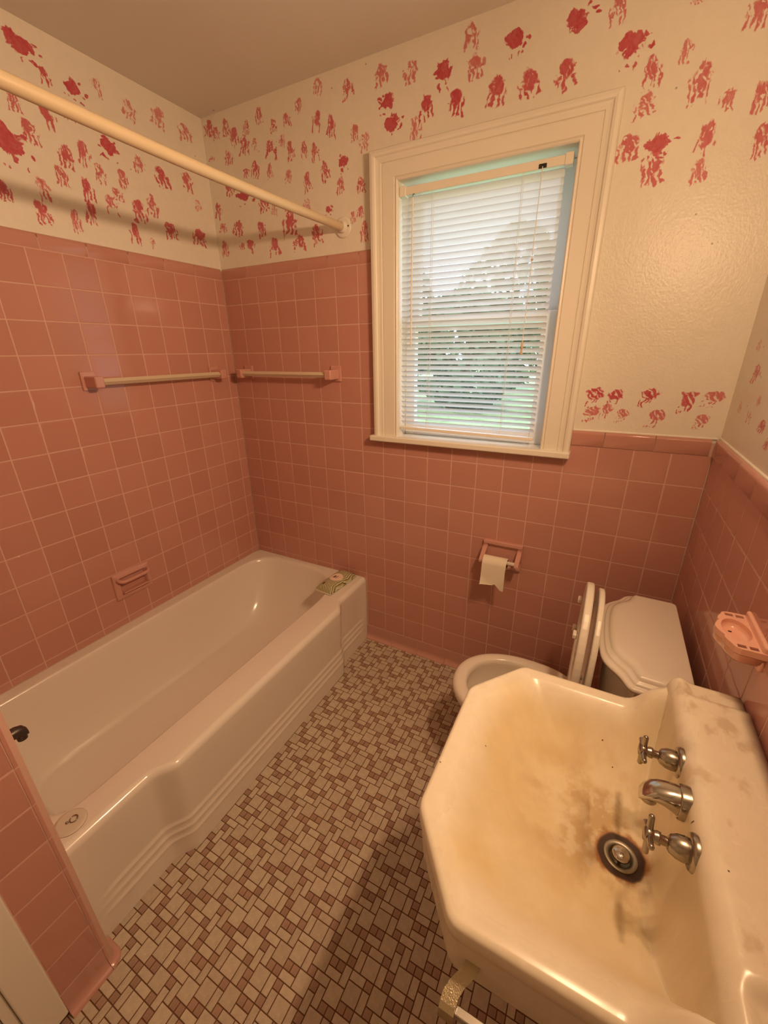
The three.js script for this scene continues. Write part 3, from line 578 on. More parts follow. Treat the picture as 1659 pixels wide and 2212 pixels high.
// ---------------------------------------------------------------- toilet
{
  const t = thing('toilet', 'bone coloured toilet with seat and lid raised against the tank', 'toilet', [0, 0, 0]);
  const zc = 0.437, N = 72;
  const egg = (xf, xb, hw, y, n = N) => {                 // plan loop: round front, squarer back
    const l = [], mid = lerp(xf, xb, 0.52);
    for (let k = 0; k < n; k++) { const a = (k / n) * 2 * Math.PI, c = Math.cos(a), s = Math.sin(a), e = c > 0 ? 2.6 : 2.1; const q = Math.pow(Math.pow(Math.abs(c), e) + Math.pow(Math.abs(s), e), -1 / e); l.push(V(c > 0 ? mid + (xb - mid) * q * c : mid + (mid - xf) * q * c, y, zc + hw * q * s)); }
    return l;
  };
  put('bowl', loft([egg(1.52, 1.86, 0.115, 0.0), egg(1.52, 1.86, 0.115, 0.03), egg(1.535, 1.85, 0.1, 0.06), egg(1.53, 1.85, 0.1, 0.14), egg(1.49, 1.85, 0.12, 0.21), egg(1.435, 1.85, 0.155, 0.29), egg(1.408, 1.85, 0.175, 0.34), egg(1.4, 1.85, 0.181, 0.366), egg(1.402, 1.85, 0.18, 0.38), egg(1.41, 1.845, 0.174, 0.389), egg(1.422, 1.84, 0.164, 0.392),
    egg(1.444, 1.77, 0.142, 0.391), egg(1.452, 1.76, 0.134, 0.385), egg(1.456, 1.755, 0.13, 0.37), egg(1.448, 1.757, 0.135, 0.35), egg(1.452, 1.752, 0.133, 0.31), egg(1.475, 1.735, 0.118, 0.25), egg(1.52, 1.7, 0.09, 0.185), egg(1.56, 1.67, 0.055, 0.15)], { capB: true }), M.toilet, t);
  put('water', loft([egg(1.535, 1.69, 0.078, 0.172)], { capA: true }), phys(lin(0.75, 0.72, 0.6), 0.03), t);
  // lid outline: bowed front with stepped shoulders
  const lid = (inset, y) => {
    const zs = 0.236 - inset, f = [];
    const half = [[2.054 - inset * 0.3, zs], [1.918 + inset * 0.5, zs], [1.905 + inset * 0.8, zs - 0.012], [1.889 + inset, zs - 0.04], [1.862 + inset, zs - 0.07], [1.847 + inset, zs - 0.095], [1.839 + inset, zs - 0.14], [1.8365 + inset, zs - 0.19]];
    for (const [x, h] of half) f.push([x, zc + h]);
    for (const [x, h] of [...half].reverse()) f.push([x, zc - h]);
    const curve = new THREE.CatmullRomCurve3(f.slice(1, -1).map(([x, z]) => V(x, y, z)), false, 'centripetal').getSpacedPoints(70);
    const back = roundPoly([[2.054 - inset * 0.3, zc - zs], [2.054 - inset * 0.3, zc + zs], [1.93, zc + zs], [1.93, zc - zs]], [0.018, 0.018, 0.001, 0.001], 6).slice(0, 14);
    return [...curve, ...back.map(([x, z]) => V(x, y, z))];
  };
  put('tank_lid', loft([lid(0.006, 0.7125), lid(0.001, 0.714), lid(0, 0.719), lid(0.001, 0.7235), lid(0.005, 0.726), lid(0.0115, 0.7265), lid(0.0122, 0.731), lid(0.0155, 0.7345), lid(0.0225, 0.736), lid(0.0235, 0.741), lid(0.028, 0.7458), lid(0.033, 0.7485), lid(0.037, 0.7496), ...[0, 0.35, 0.7, 0.95].map((k) => lid(0.042, 0.7502).map((v) => V(lerp(v.x, 1.965, k), 0.7502 + 0.0008 * k, lerp(v.z, zc, k))))], { capA: true, capB: true }), M.toilet, t);
  const body = (inset, y) => lid(0.016 + inset, y).map((v) => V(Math.min(v.x, 2.05), y, v.z));
  put('tank', loft([body(0.03, 0.393), body(0.018, 0.41), body(0.008, 0.55), body(0.0, 0.712)], { capA: true, capB: true }), M.toilet, t);
  const oval = (hw, h, y0) => { const s = new THREE.Shape(); for (let k = 0; k <= 60; k++) { const a = (k / 60) * 2 * Math.PI, sy = Math.sin(a), e = sy > 0 ? 2.15 : 2.7, q = Math.pow(Math.pow(Math.abs(Math.cos(a)), e) + Math.pow(Math.abs(sy), e), -1 / e); const px = hw * q * Math.cos(a), py = y0 + h / 2 + (h / 2) * q * sy; k ? s.lineTo(px, py) : s.moveTo(px, py); } return s; };
  const seatShape = oval(0.183, 0.425, 0.0); seatShape.holes.push(oval(0.125, 0.29, 0.085));
  const ex = { bevelEnabled: true, bevelThickness: 0.006, bevelSize: 0.006, bevelSegments: 4, curveSegments: 24 };
  const stand = (g, x, lean) => { g.rotateY(-Math.PI / 2); g.rotateZ(-lean); return g.translate(x, 0.412, zc); };
  put('seat', stand(new THREE.ExtrudeGeometry(seatShape, { ...ex, depth: 0.01 }), 1.794, 0.012), M.seat, t);
  put('seat_cover', stand(new THREE.ExtrudeGeometry(oval(0.181, 0.412, 0.0), { ...ex, depth: 0.007, bevelThickness: 0.005 }), 1.8225, 0.02), M.seat, t);
  for (const [dz, y] of [[0.1, 0.745], [-0.1, 0.745], [0.152, 0.6], [-0.152, 0.6]]) put('bumper', rbox(1.7665, 1.7785, y - 0.008, y + 0.008, zc + dz - 0.013, zc + dz + 0.013, 0.004), M.seat, t);
  for (const dz of [0.12, -0.12]) put('cover_bumper', cyl(V(1.811, 0.62, zc + dz), V(1.801, 0.62, zc + dz), 0.007, 0.006, 12), M.seat, t);
  for (const dz of [-0.075, 0.075]) put('hinge', rbox(1.776, 1.83, 0.389, 0.417, zc + dz - 0.018, zc + dz + 0.018, 0.006), M.seat, t);
  put('flush_lever', merge([cyl(V(1.862, 0.66, 0.29), V(1.845, 0.66, 0.29), 0.012), rbox(1.842, 1.85, 0.652, 0.668, 0.28, 0.34, 0.003)]), M.oldChrome, t);
}

// ---------------------------------------------------------------- sink with faucet
const sinkDirt = dataTex(1024, 1024, (u, v) => {          // laid out in plan: u = x from 1.55 to 2.10, v = z from 0.74 to 1.35
  const x = 1.55 + u * 0.55, z = 0.74 + v * 0.61, dx = x - 1.899, dz = z - 1.043, r = Math.hypot(dx, dz);
  let c = [232, 221, 198];
  const mixTo = (t, k) => { c = c.map((q, i) => lerp(q, t[i], Math.max(0, Math.min(1, k)))); };
  const n1 = fbm(x * 22, z * 22, 201, 5), n2 = fbm(x * 60, z * 60, 211, 4), n3 = fbm(x * 9, z * 9, 221, 4);
  const inBowl = sstep(-0.02, 0.05, Math.min(x - 1.625, 1.95 - x, z - 0.815, 1.275 - z, (x - 1.61 + z - 0.86) * 0.7, (x - 1.61 + 1.23 - z) * 0.7) + (n3 - 0.5) * 0.03);
  mixTo([224, 203, 158], inBowl * (0.6 + 0.4 * sstep(0.3, 0.7, n3)));                    // yellowed glaze
  const wipe = sstep(0.36, 0.72, n1) * sstep(0.2, 0.04, Math.hypot(dx + 0.05, dz + 0.04));
  mixTo([184, 148, 98], wipe * 0.62 * inBowl);                                           // brown scum in patches
  mixTo([226, 212, 182], sstep(0.48, 0.72, n2) * sstep(0.15, 0.05, Math.hypot(dx + 0.03, dz + 0.015)) * 0.7 * inBowl);   // scoured pale patches
  const grey = sstep(0.5, 0.68, fbm(x * 30, z * 14, 231, 4)) * sstep(0.09, 0.03, Math.abs(dx + 0.0)) * sstep(0.13, 0.05, Math.abs(dz + 0.035));
  mixTo([132, 108, 78], grey * 0.6);
  const rust = sstep(0.05, 0.034, r + (n2 - 0.5) * 0.02);
  mixTo([142, 82, 36], rust * 0.75);
  mixTo([58, 34, 20], sstep(0.041, 0.036, r + (n1 - 0.5) * 0.012) * 0.95);                // rust ring round the drain
  if (x > 1.956) mixTo([176, 150, 118], sstep(0.58, 0.74, fbm(x * 34, z * 22, 241, 4)) * 0.35);
  const nick = hash(Math.floor(x * 420), Math.floor(z * 420), 251) > 0.9998 ? 1 : 0;
  mixTo([70, 45, 25], nick * 0.8);
  const s = (n2 - 0.5) * 8 + (hash(Math.floor(u * 1024), Math.floor(v * 1024), 271) - 0.5) * 5;
  return c.map((q) => Math.max(0, Math.min(255, q + s)));
});
const sinkDull = dataTex(256, 256, (u, v) => {           // worn glaze: dull inside the bowl, still glossy on the rim
  const x = 1.55 + u * 0.55, z = 0.74 + v * 0.61, e = Math.min(x - 1.64, 1.952 - x, z - 0.83, 1.262 - z, (x - 1.625 + z - 0.875) * 0.7, (x - 1.625 + 1.215 - z) * 0.7) + (fbm(x * 20, z * 20, 261) - 0.5) * 0.02;
  const g = lerp(62, 150, sstep(-0.05, 0.05, e)) + (fbm(x * 40, z * 40, 262) - 0.5) * 40; return [g, g, g];
}, false);
const sinkMat = phys(0xffffff, 1, { map: sinkDirt, roughnessMap: sinkDull });
const planUv = (x, y, z) => [(x - 1.55) / 0.55, (z - 0.74) / 0.61];
{
  const s = thing('sink', 'stained cream wall-hung sink with chamfered corners and raised back ledge', 'sink');
  const FX = 1.957, N = 220, cx = 1.8, cz = 1.044, dc = [1.899, 1.043], dr = 0.024;
  const outline = byAngle(roundPoly([[FX, 0.764], [1.668, 0.764], [1.567, 0.893], [1.567, 1.196], [1.668, 1.326], [FX, 1.326]], [0.004, 0.016, 0.016, 0.016, 0.016, 0.004], 8), cx, cz, N);
  const rim = outline.map(([x, z]) => { const k = sstep(1.872, 1.956, x); return 0.775 + 0.07 * k * k; });
  const depth = [[0.06, 0.775], [0.12, 0.77], [0.2, 0.755], [0.3, 0.728], [0.4, 0.705], [0.5, 0.687], [0.62, 0.673], [0.8, 0.662], [1, 0.656]];
  const deep = (q) => { for (let i = 0; i + 1 < depth.length; i++) if (q <= depth[i + 1][0]) return lerp(depth[i][1], depth[i + 1][1], (q - depth[i][0]) / (depth[i + 1][0] - depth[i][0])); return 0.656; };
  const backY = [[0.1, 0], [0.13, 0.12], [0.16, 0.25], [0.2, 0.42], [0.25, 0.56], [0.31, 0.69], [0.38, 0.8], [0.46, 0.87], [0.55, 0.92], [0.76, 0.97], [1, 1]];
  const backFall = (q) => { for (let i = 0; i + 1 < backY.length; i++) if (q <= backY[i + 1][0]) return lerp(backY[i][1], backY[i + 1][1], Math.max(0, (q - backY[i][0]) / (backY[i + 1][0] - backY[i][0]))); return 1; };
  const wall = outline.map(([x]) => sstep(FX - 0.03, FX - 0.002, x));      // 1 along the face of the ledge
  const ring = (q, yf) => outline.map(([x, z], i) => {
    const a = (i / N) * 2 * Math.PI, tx = dc[0] + Math.cos(a) * dr, tz = dc[1] + Math.sin(a) * dr, k = wall[i];
    return V(lerp(lerp(x, tx, q), lerp(FX + 0.001, tx, Math.pow(Math.max(0, (q - 0.1) / 0.9), 1.3)), k), lerp(yf(rim[i], q, x), lerp(0.835, 0.656, backFall(q)), k), lerp(z, tz, q));
  });
  const shrink = (k, yf) => outline.map(([x, z], i) => V(lerp(lerp(x, cx, k), FX + 0.006, wall[i]), lerp(yf(rim[i]), Math.min(yf(rim[i]), 0.838), wall[i]), lerp(z, cz, k)));
  const loops = [shrink(0.35, () => 0.628), shrink(0.08, () => 0.636), shrink(0.045, () => 0.645), shrink(0.034, () => 0.655), shrink(0.026, () => 0.69), shrink(0.016, (r) => Math.min(r - 0.042, 0.735)), shrink(0.008, (r) => r - 0.032), shrink(0.001, (r) => r - 0.024), shrink(0.0, (r) => r - 0.016), shrink(0.004, (r) => r - 0.007), shrink(0.016, (r) => r - 0.0015), shrink(0.04, (r) => r)];
  for (const q of [0.1, 0.13, 0.16, 0.2, 0.25, 0.31, 0.38, 0.46, 0.55, 0.65, 0.76, 0.88, 1]) loops.push(ring(q, (r, k, x) => {
    const w = sstep(0.1, 0.3, k), d = deep(k);
    return lerp(r - 0.014 * sstep(0.1, 0.2, k), d, w);
  }));
  put('basin', setUv(loft(loops, { capA: true }), planUv), sinkMat, s);
  const led = (x, z) => {                                 // back ledge: rolled front edge, a sunken soap tray at either end
    const front = Math.sqrt(Math.max(0, 1 - Math.max(0, 1 - (x - FX + 0.0005) / 0.026) ** 2)), tray = (1 - sstep(0.806, 0.826, z)) + sstep(1.262, 1.282, z), end = Math.min(sstep(0.7635, 0.772, z), sstep(1.3265, 1.318, z));
    const lip = sstep(FX + 0.012, FX + 0.04, x);
    return 0.845 + 0.028 * front - 0.011 * tray * lip - 0.012 * (1 - end) + 0.0025 * (Math.exp(-(((z - 0.832) / 0.006) ** 2)) + Math.exp(-(((z - 1.256) / 0.006) ** 2))) * lip;
  };
  const xs = [FX - 0.0005, FX + 0.0004, FX + 0.0025, FX + 0.006, FX + 0.011, FX + 0.017, FX + 0.023, FX + 0.03, FX + 0.036, FX + 0.045, FX + 0.07, FX + 0.095, W - 0.005], zs = [];
  for (let k = 0; k <= 150; k++) zs.push(lerp(0.764, 1.326, k / 150));
  const rows = zs.map((z) => [V(FX - 0.0005, 0.70, z), V(FX - 0.0005, 0.835, z), ...xs.map((x) => V(x, led(x, z), z)), V(W - 0.005, 0.70, z)]);
  const lowRow = (z) => rows[0].map((v) => V(v.x, 0.70, z));
  put('back_ledge', setUv(loft([lowRow(0.764), ...rows, lowRow(1.326)], { closed: false }), planUv), sinkMat, s);

  for (const z of [0.965, 1.12]) {                        // cross handles on the face of the ledge
    const h = part('faucet_handle', s); h.position.set(FX + 0.001, 0.838, z); h.rotation.z = Math.PI / 2;      // local y runs out over the bowl
    put('escutcheon', lathe([[0, 0.007], [0.019, 0.0068], [0.0235, 0.005], [0.0255, 0.0015], [0.0255, -0.003]], 40), M.oldChrome, h);
    put('bonnet', lathe([[0.0165, 0.006], [0.0172, 0.011], [0.0162, 0.02], [0.0125, 0.028], [0.009, 0.031], [0.0068, 0.032]], 8), M.oldChrome, h);
    put('stem', lathe([[0.0066, 0.03], [0.0066, 0.039], [0.009, 0.04], [0.0095, 0.044], [0.008, 0.048], [0.0095, 0.05], [0.0108, 0.055], [0.0098, 0.061], [0, 0.0625]], 20), M.oldChrome, h);
    const cross = part('cross_handle', h); cross.position.y = 0.0545; cross.rotation.y = z > 1 ? 0.35 : 0.1;
    const arms = [[1, 0], [-1, 0], [0, 1], [0, -1]].map(([a, b]) => merge([cyl(V(a * 0.006, 0, b * 0.006), V(a * 0.026, 0, b * 0.026), 0.0048, 0.0042, 14), new THREE.SphereGeometry(0.0044, 12, 8).translate(a * 0.0265, 0, b * 0.0265)]));
    put('cross_arms', merge(arms), M.oldChrome, cross);
  }
  {
    const sp = part('spout', s); sp.position.set(FX + 0.001, 0.838, 1.043);
    const sec = (x, y, ry, rz, up = 2.4) => { const l = []; for (let k = 0; k < 32; k++) { const a = k / 32 * 2 * Math.PI, c = Math.cos(a), q = Math.sin(a), f = Math.pow(Math.pow(Math.abs(c), up) + Math.pow(Math.abs(q), up), -1 / up); l.push(V(x, y + ry * f * c, rz * f * q)); } return l; };
    put('spout_base', loft([sec(0.003, 0, 0.026, 0.024), sec(-0.009, 0, 0.0255, 0.0235), sec(-0.011, 0, 0.0235, 0.0215)], { capB: true }), M.oldChrome, sp);
    put('spout_body', loft([sec(-0.008, 0, 0.022, 0.02), sec(-0.018, 0.003, 0.0185, 0.02), sec(-0.028, 0.005, 0.015, 0.0195), sec(-0.039, 0.005, 0.0125, 0.0185), sec(-0.049, 0.001, 0.0118, 0.017, 2.2), sec(-0.057, -0.006, 0.0105, 0.0145, 2.1), sec(-0.0615, -0.013, 0.007, 0.01, 2)], { capB: true }), M.chrome, sp);
    put('aerator', lathe([[0.0105, 0.0], [0.0125, -0.001], [0.0125, -0.009], [0.011, -0.0105], [0, -0.0105]], 28).translate(-0.0475, -0.0095, 0), M.oldChrome, sp);
  }
  {
    const d = part('drain', s); d.position.set(dc[0], 0.656, dc[1]);
    put('flange', lathe([[0.0275, 0.001], [0.0265, 0.003], [0.021, 0.0025], [0.0165, -0.001], [0.0165, -0.012], [0, -0.012]], 40), M.tarnish, d);
    put('stopper', lathe([[0, 0.0125], [0.006, 0.0122], [0.0115, 0.0105], [0.0145, 0.0075], [0.0148, 0.005], [0.006, 0.003], [0.004, -0.012]], 36), M.chrome, d);
  }
}
{
  const r = part('towel_bar', scene.getObjectByName('sink'));                // screwed to the underside of the sink
  r.userData.label = 'tarnished chrome towel bar on flat strap brackets';
  const strap = (x0, x1) => {                             // bent flat strap: out from the skirt, then down in front of the bar
    const path = [[1.3138, 0.699, 0.02], [1.322, 0.698, 0.019], [1.332, 0.696, 0.014], [1.344, 0.692, 0.006], [1.356, 0.689, 0.001], [1.367, 0.686, 0], [1.3735, 0.682, 0], [1.376, 0.674, 0], [1.3755, 0.664, 0]], g = [];
    for (const off of [0, 0.003]) g.push(path.map(([z, y]) => [z + off * 0.6, y + off]));
    const ringAt = (i) => [V(x0 + path[i][2], g[1][i][1], g[1][i][0]), V(x1 + path[i][2], g[1][i][1], g[1][i][0]), V(x1 + path[i][2], g[0][i][1], g[0][i][0]), V(x0 + path[i][2], g[0][i][1], g[0][i][0])];
    const q = loft(path.map((_, i) => ringAt(i)), { capA: true, capB: true }).toNonIndexed(); q.computeVertexNormals(); return setUv(q, (x, y, z) => [x * 14, z * 14 + y * 9]);
  };
  put('bracket', strap(1.676, 1.697), M.pitted, r);
  put('bracket', strap(1.985, 2.006), M.pitted, r);
  put('bar', rbox(1.69, 2.0, 0.667, 0.679, 1.3585, 1.37, 0.0015), M.chrome, r);
}

// ---------------------------------------------------------------- ceramic wall fittings
function towelBar(side, a0, a1, label) {
  const t = thing('towel_bar', label, 'towel bar', [0, 0, 0], null), at = (a, y, out) => (side === 'back' ? V(a, y, out) : V(out, y, a));
  const y = 1.413;
  for (const [a, dir] of [[a0, 1], [a1, -1]]) {
    const b = part('bracket', t);
    const plate = rbox(-0.027, 0.027, -0.034, 0.034, -0.001, 0.009, 0.003), arm = rbox(-0.017, 0.017, -0.021, 0.021, 0.005, 0.078, 0.006);
    const m1 = put('plate', plate, M.pinkCeramic, b), m2 = put('arm', arm, M.pinkCeramic, b);
    for (const m of [m1, m2]) { m.position.copy(at(a, y + (m === m1 ? 0.003 : 0), 0)); m.rotation.set(...FACE[side]); }
    m2.scale.set(1, 1, 1);
  }
  const A = at(a0 + 0.012, y, 0.06), B = at(a1 - 0.012, y, 0.06), sq = new THREE.BoxGeometry(0.0165, 0.0165, A.distanceTo(B)); sq.rotateZ(Math.PI / 4);
  const bar = put('bar', sq, M.barCream, t); bar.position.copy(A.clone().add(B).multiplyScalar(0.5)); if (side === 'back') bar.rotation.y = Math.PI / 2;
}
towelBar('left', 0.142, 0.727, 'cream towel bar between pink ceramic brackets on the left tub wall');
towelBar('back', 0.105, 0.638, 'shorter cream towel bar in pink ceramic brackets on the wall beside the window');
{
  const d = thing('soap_dish', 'pink ceramic soap dish with grab bar set in the tiles above the tub', 'soap dish', [0, 0.5695, 0.7595]);
  const hw = 0.083, hh = 0.062;                           // local: x out of the wall, y up, z along
  const ringOf = (w, h, x, r = 0.008) => roundPoly([[-w, -h], [w, -h], [w, h], [-w, h]], r, 4).map(([a, b]) => V(x, b, a));
  put('body', loft([ringOf(hw, hh, -0.004), ringOf(hw, hh, 0.006), ringOf(hw - 0.004, hh - 0.004, 0.011), ringOf(hw - 0.02, hh - 0.018, 0.017), ringOf(hw - 0.024, hh - 0.022, 0.016), ringOf(hw - 0.028, hh - 0.027, 0.003), ringOf(hw - 0.034, hh - 0.034, -0.02)], { capB: true }), M.pinkCeramic, d);
  put('tray', loft([-1, 1].map((e) => [[-0.01, -0.034], [0.03, -0.03], [0.036, -0.025], [0.036, -0.02], [0.031, -0.021], [0.02, -0.026], [-0.01, -0.028]].map(([x, y]) => V(x, y, e * 0.06))), { capA: true, capB: true }), M.pinkCeramic, d);
  put('grab_bar', tube([V(0.008, 0.036, -0.066), V(0.026, 0.034, -0.066), V(0.038, 0.03, -0.054), V(0.04, 0.029, -0.03), V(0.04, 0.029, 0.03), V(0.038, 0.03, 0.054), V(0.026, 0.034, 0.066), V(0.008, 0.036, 0.066)], 0.0075, 60, 12), M.pinkCeramic, d);
}
{
  const h = thing('toilet_paper_holder', 'pink ceramic toilet paper holder set in the tiled wall below the window', 'paper holder', [1.452, 0.6805, 0]);
  const bar = (x0, x1, y0, y1, z0, z1, r = 0.005) => rbox(x0, x1, y0, y1, z0, z1, r);
  put('frame', merge([bar(-0.083, 0.083, 0.045, 0.064, -0.004, 0.018), bar(-0.083, 0.083, -0.064, -0.048, -0.004, 0.012), bar(-0.083, -0.062, -0.06, 0.06, -0.004, 0.014), bar(0.062, 0.083, -0.06, 0.06, -0.004, 0.014), bar(-0.07, 0.07, -0.055, 0.055, -0.005, 0.003, 0.001)]), M.pinkCeramic, h);
  for (const s of [-1, 1]) {
    const prf = [[0.03, 0.012], [0.04, 0.02], [0.03, 0.032], [0.012, 0.058], [-0.002, 0.076], [-0.016, 0.078], [-0.022, 0.068], [-0.01, 0.05], [-0.004, 0.03], [-0.02, 0.012]];
    put('arm', loft([s * 0.0635, s * 0.065, s * 0.08, s * 0.0815].map((x, i) => prf.map(([y, z]) => V(x, y + (i % 3 ? 0 : 0), z))), { capA: true, capB: true }), M.pinkCeramic, h);
  }
  put('spindle', cyl(V(-0.066, -0.004, 0.064), V(0.066, -0.004, 0.064), 0.0085, 0.0085, 18), M.rubber, h);
}
{
  const r = thing('toilet_paper_roll', 'nearly used-up roll of white toilet paper hanging on the pink holder', 'toilet paper', [1.437, 0.6765, 0.064]);
  const len = 0.049, R = 0.0265;
  const core = []; for (const x of [-len, len]) { const l = []; for (let k = 0; k < 40; k++) { const a = k / 40 * 2 * Math.PI; l.push([x, a]); } core.push(l); }
  const at = (x, a, q) => V(x, Math.cos(a) * q - 0.008, Math.sin(a) * q);
  put('roll', loft([core[0].map(([x, a]) => at(x, a, 0.021)), core[0].map(([x, a]) => at(x, a, R)), core[1].map(([x, a]) => at(x, a, R)), core[1].map(([x, a]) => at(x, a, 0.021))]), M.paper, r);
  put('core', loft([core[0].map(([x, a]) => at(x, a, 0.0208)), core[1].map(([x, a]) => at(x, a, 0.0208))]), M.card, r);
  const sheet = grid(16, 30, (u, v) => {                  // hanging sheet with a torn, folded corner
    const x = lerp(-len, len, u), drop = v * 0.142, bulge = 0.003 * Math.sin(v * 3) + 0.002 * Math.sin(u * 7 + v * 4);
    let y = R - 0.008 - drop, z = Math.sqrt(Math.max(0, 1 - Math.max(0, 1 - drop / 0.03) ** 2)) * (R + 0.0006);
    const cut = lerp(0.118, 0.142, sstep(0.45, 1, u)) - 0.012 * sstep(0.5, 0.62, u) * (1 - sstep(0.62, 0.9, u));
    if (drop > cut) { y = R - 0.008 - cut; }
    z += bulge * v + 0.008 * v + (u < 0.5 && v > 0.62 ? 0.02 * (v - 0.62) * (0.5 - u) * 4 : 0) - 0.005 * v * u;
    return V(x, y, z);
  });
  put('hanging_sheet', sheet, std(lin(0.80, 0.72, 0.58), 0.95, { side: THREE.DoubleSide }), r);
}
{
  const d = thing('toothbrush_holder', 'lamp-brightened peach ceramic soap and toothbrush holder with slots on the sink side wall', 'toothbrush holder', [W, 0.976, 0.7315]);
  // plan shape: q = distance from the wall, s = along the wall
  const half = [[0.0, 0.0665], [0.038, 0.0655], [0.047, 0.061], [0.051, 0.051], [0.056, 0.042], [0.0585, 0.033], [0.0565, 0.028], [0.061, 0.02], [0.066, 0.009], [0.0675, 0]];
  const pts = [...half, ...half.slice(0, -1).reverse().map(([q, s]) => [q, -s])];
  const shape = new THREE.Shape(pts.map(([q, s]) => new THREE.Vector2(q, s)));
  const ovalHole = new THREE.Path(); ovalHole.absellipse(0.034, 0, 0.024, 0.0395, 0, Math.PI * 2, false, 0); shape.holes.push(ovalHole);
  for (const s of [-1, 1]) for (const [q0, q1] of [[0.011, 0.0255], [0.029, 0.0435]]) { const h = new THREE.Path(); h.moveTo(q0, s * 0.0555 - 0.0062); h.lineTo(q1, s * 0.0555 - 0.0062); h.lineTo(q1, s * 0.0555 + 0.005); h.lineTo(q0, s * 0.0555 + 0.005); h.closePath(); shape.holes.push(h); }
  const toWorld = (g) => { g.rotateX(-Math.PI / 2); g.scale(-1, 1, 1); const i = g.index; if (i) { for (let k = 0; k < i.count; k += 3) { const a = i.getX(k); i.setX(k, i.getX(k + 2)); i.setX(k + 2, a); } } g.computeVertexNormals(); return g; };
  put('tray', toWorld(new THREE.ExtrudeGeometry(shape, { depth: 0.011, bevelEnabled: true, bevelThickness: 0.0015, bevelSize: 0.0007, bevelSegments: 3, curveSegments: 24 })), M.litPeachCeramic, d);
  const dish = []; for (const [k, y] of [[1.0, 0.009], [0.97, 0.004], [0.9, -0.002], [0.75, -0.005], [0.4, -0.006]]) { const l = []; for (let i = 0; i < 40; i++) { const a = i / 40 * 2 * Math.PI; l.push(V(-(0.034 + 0.0245 * k * Math.cos(a)), y, 0.04 * k * Math.sin(a))); } dish.push(l); }
  put('soap_well', loft(dish, { capB: true }), M.litPeachCeramic, d);
  const under = [[1, -0.002], [0.98, -0.014], [0.9, -0.022], [0.7, -0.03]].map(([k, y]) => pts.map(([q, s]) => V(-q * k, y, s * k)));
  put('underside', loft(under.map((l) => l), { capB: true }), M.litPeachCeramic, d);
  put('wall_plate', rbox(-0.008, 0.002, -0.03, 0.026, -0.066, 0.066, 0.005), M.litPeachCeramic, d);
  put('drain_hole', rbox(-0.04, -0.034, -0.0065, -0.0048, -0.02, -0.0165, 0.0006), M.black, d);
}

// ---------------------------------------------------------------- shower rod
{
  const r = thing('shower_rod', 'cream shower curtain rod spanning over the tub', 'shower rod');
  put('tube', tube([V(0.7, 1.972, 0.004), V(0.702, 1.963, 0.4), V(0.706, 1.959, 0.75), V(0.708, 1.963, 1.1), V(0.71, 1.97, TUB_END - 0.002)], 0.0145, 60, 24), M.cream, r);
  for (const [x, z, s] of [[0.7, -0.0075, 1], [0.71, TUB_END - 0.0005, -1]]) {
    const f = part('flange', r); f.position.set(x, 1.972, z); f.rotation.x = s * Math.PI / 2;
    put('disc', lathe([[0, 0.006], [0.03, 0.006], [0.036, 0.004], [0.037, 0]], 36), M.trim, f);
    put('socket', lathe([[0.0152, 0.022], [0.019, 0.022], [0.0205, 0.005]], 30), M.trim, f);
    put('screw_hole', cyl(V(0.0265, 0.0055, -0.002), V(0.0265, 0.0066, -0.002), 0.0032, 0.0032, 12), M.black, f);
  }
}

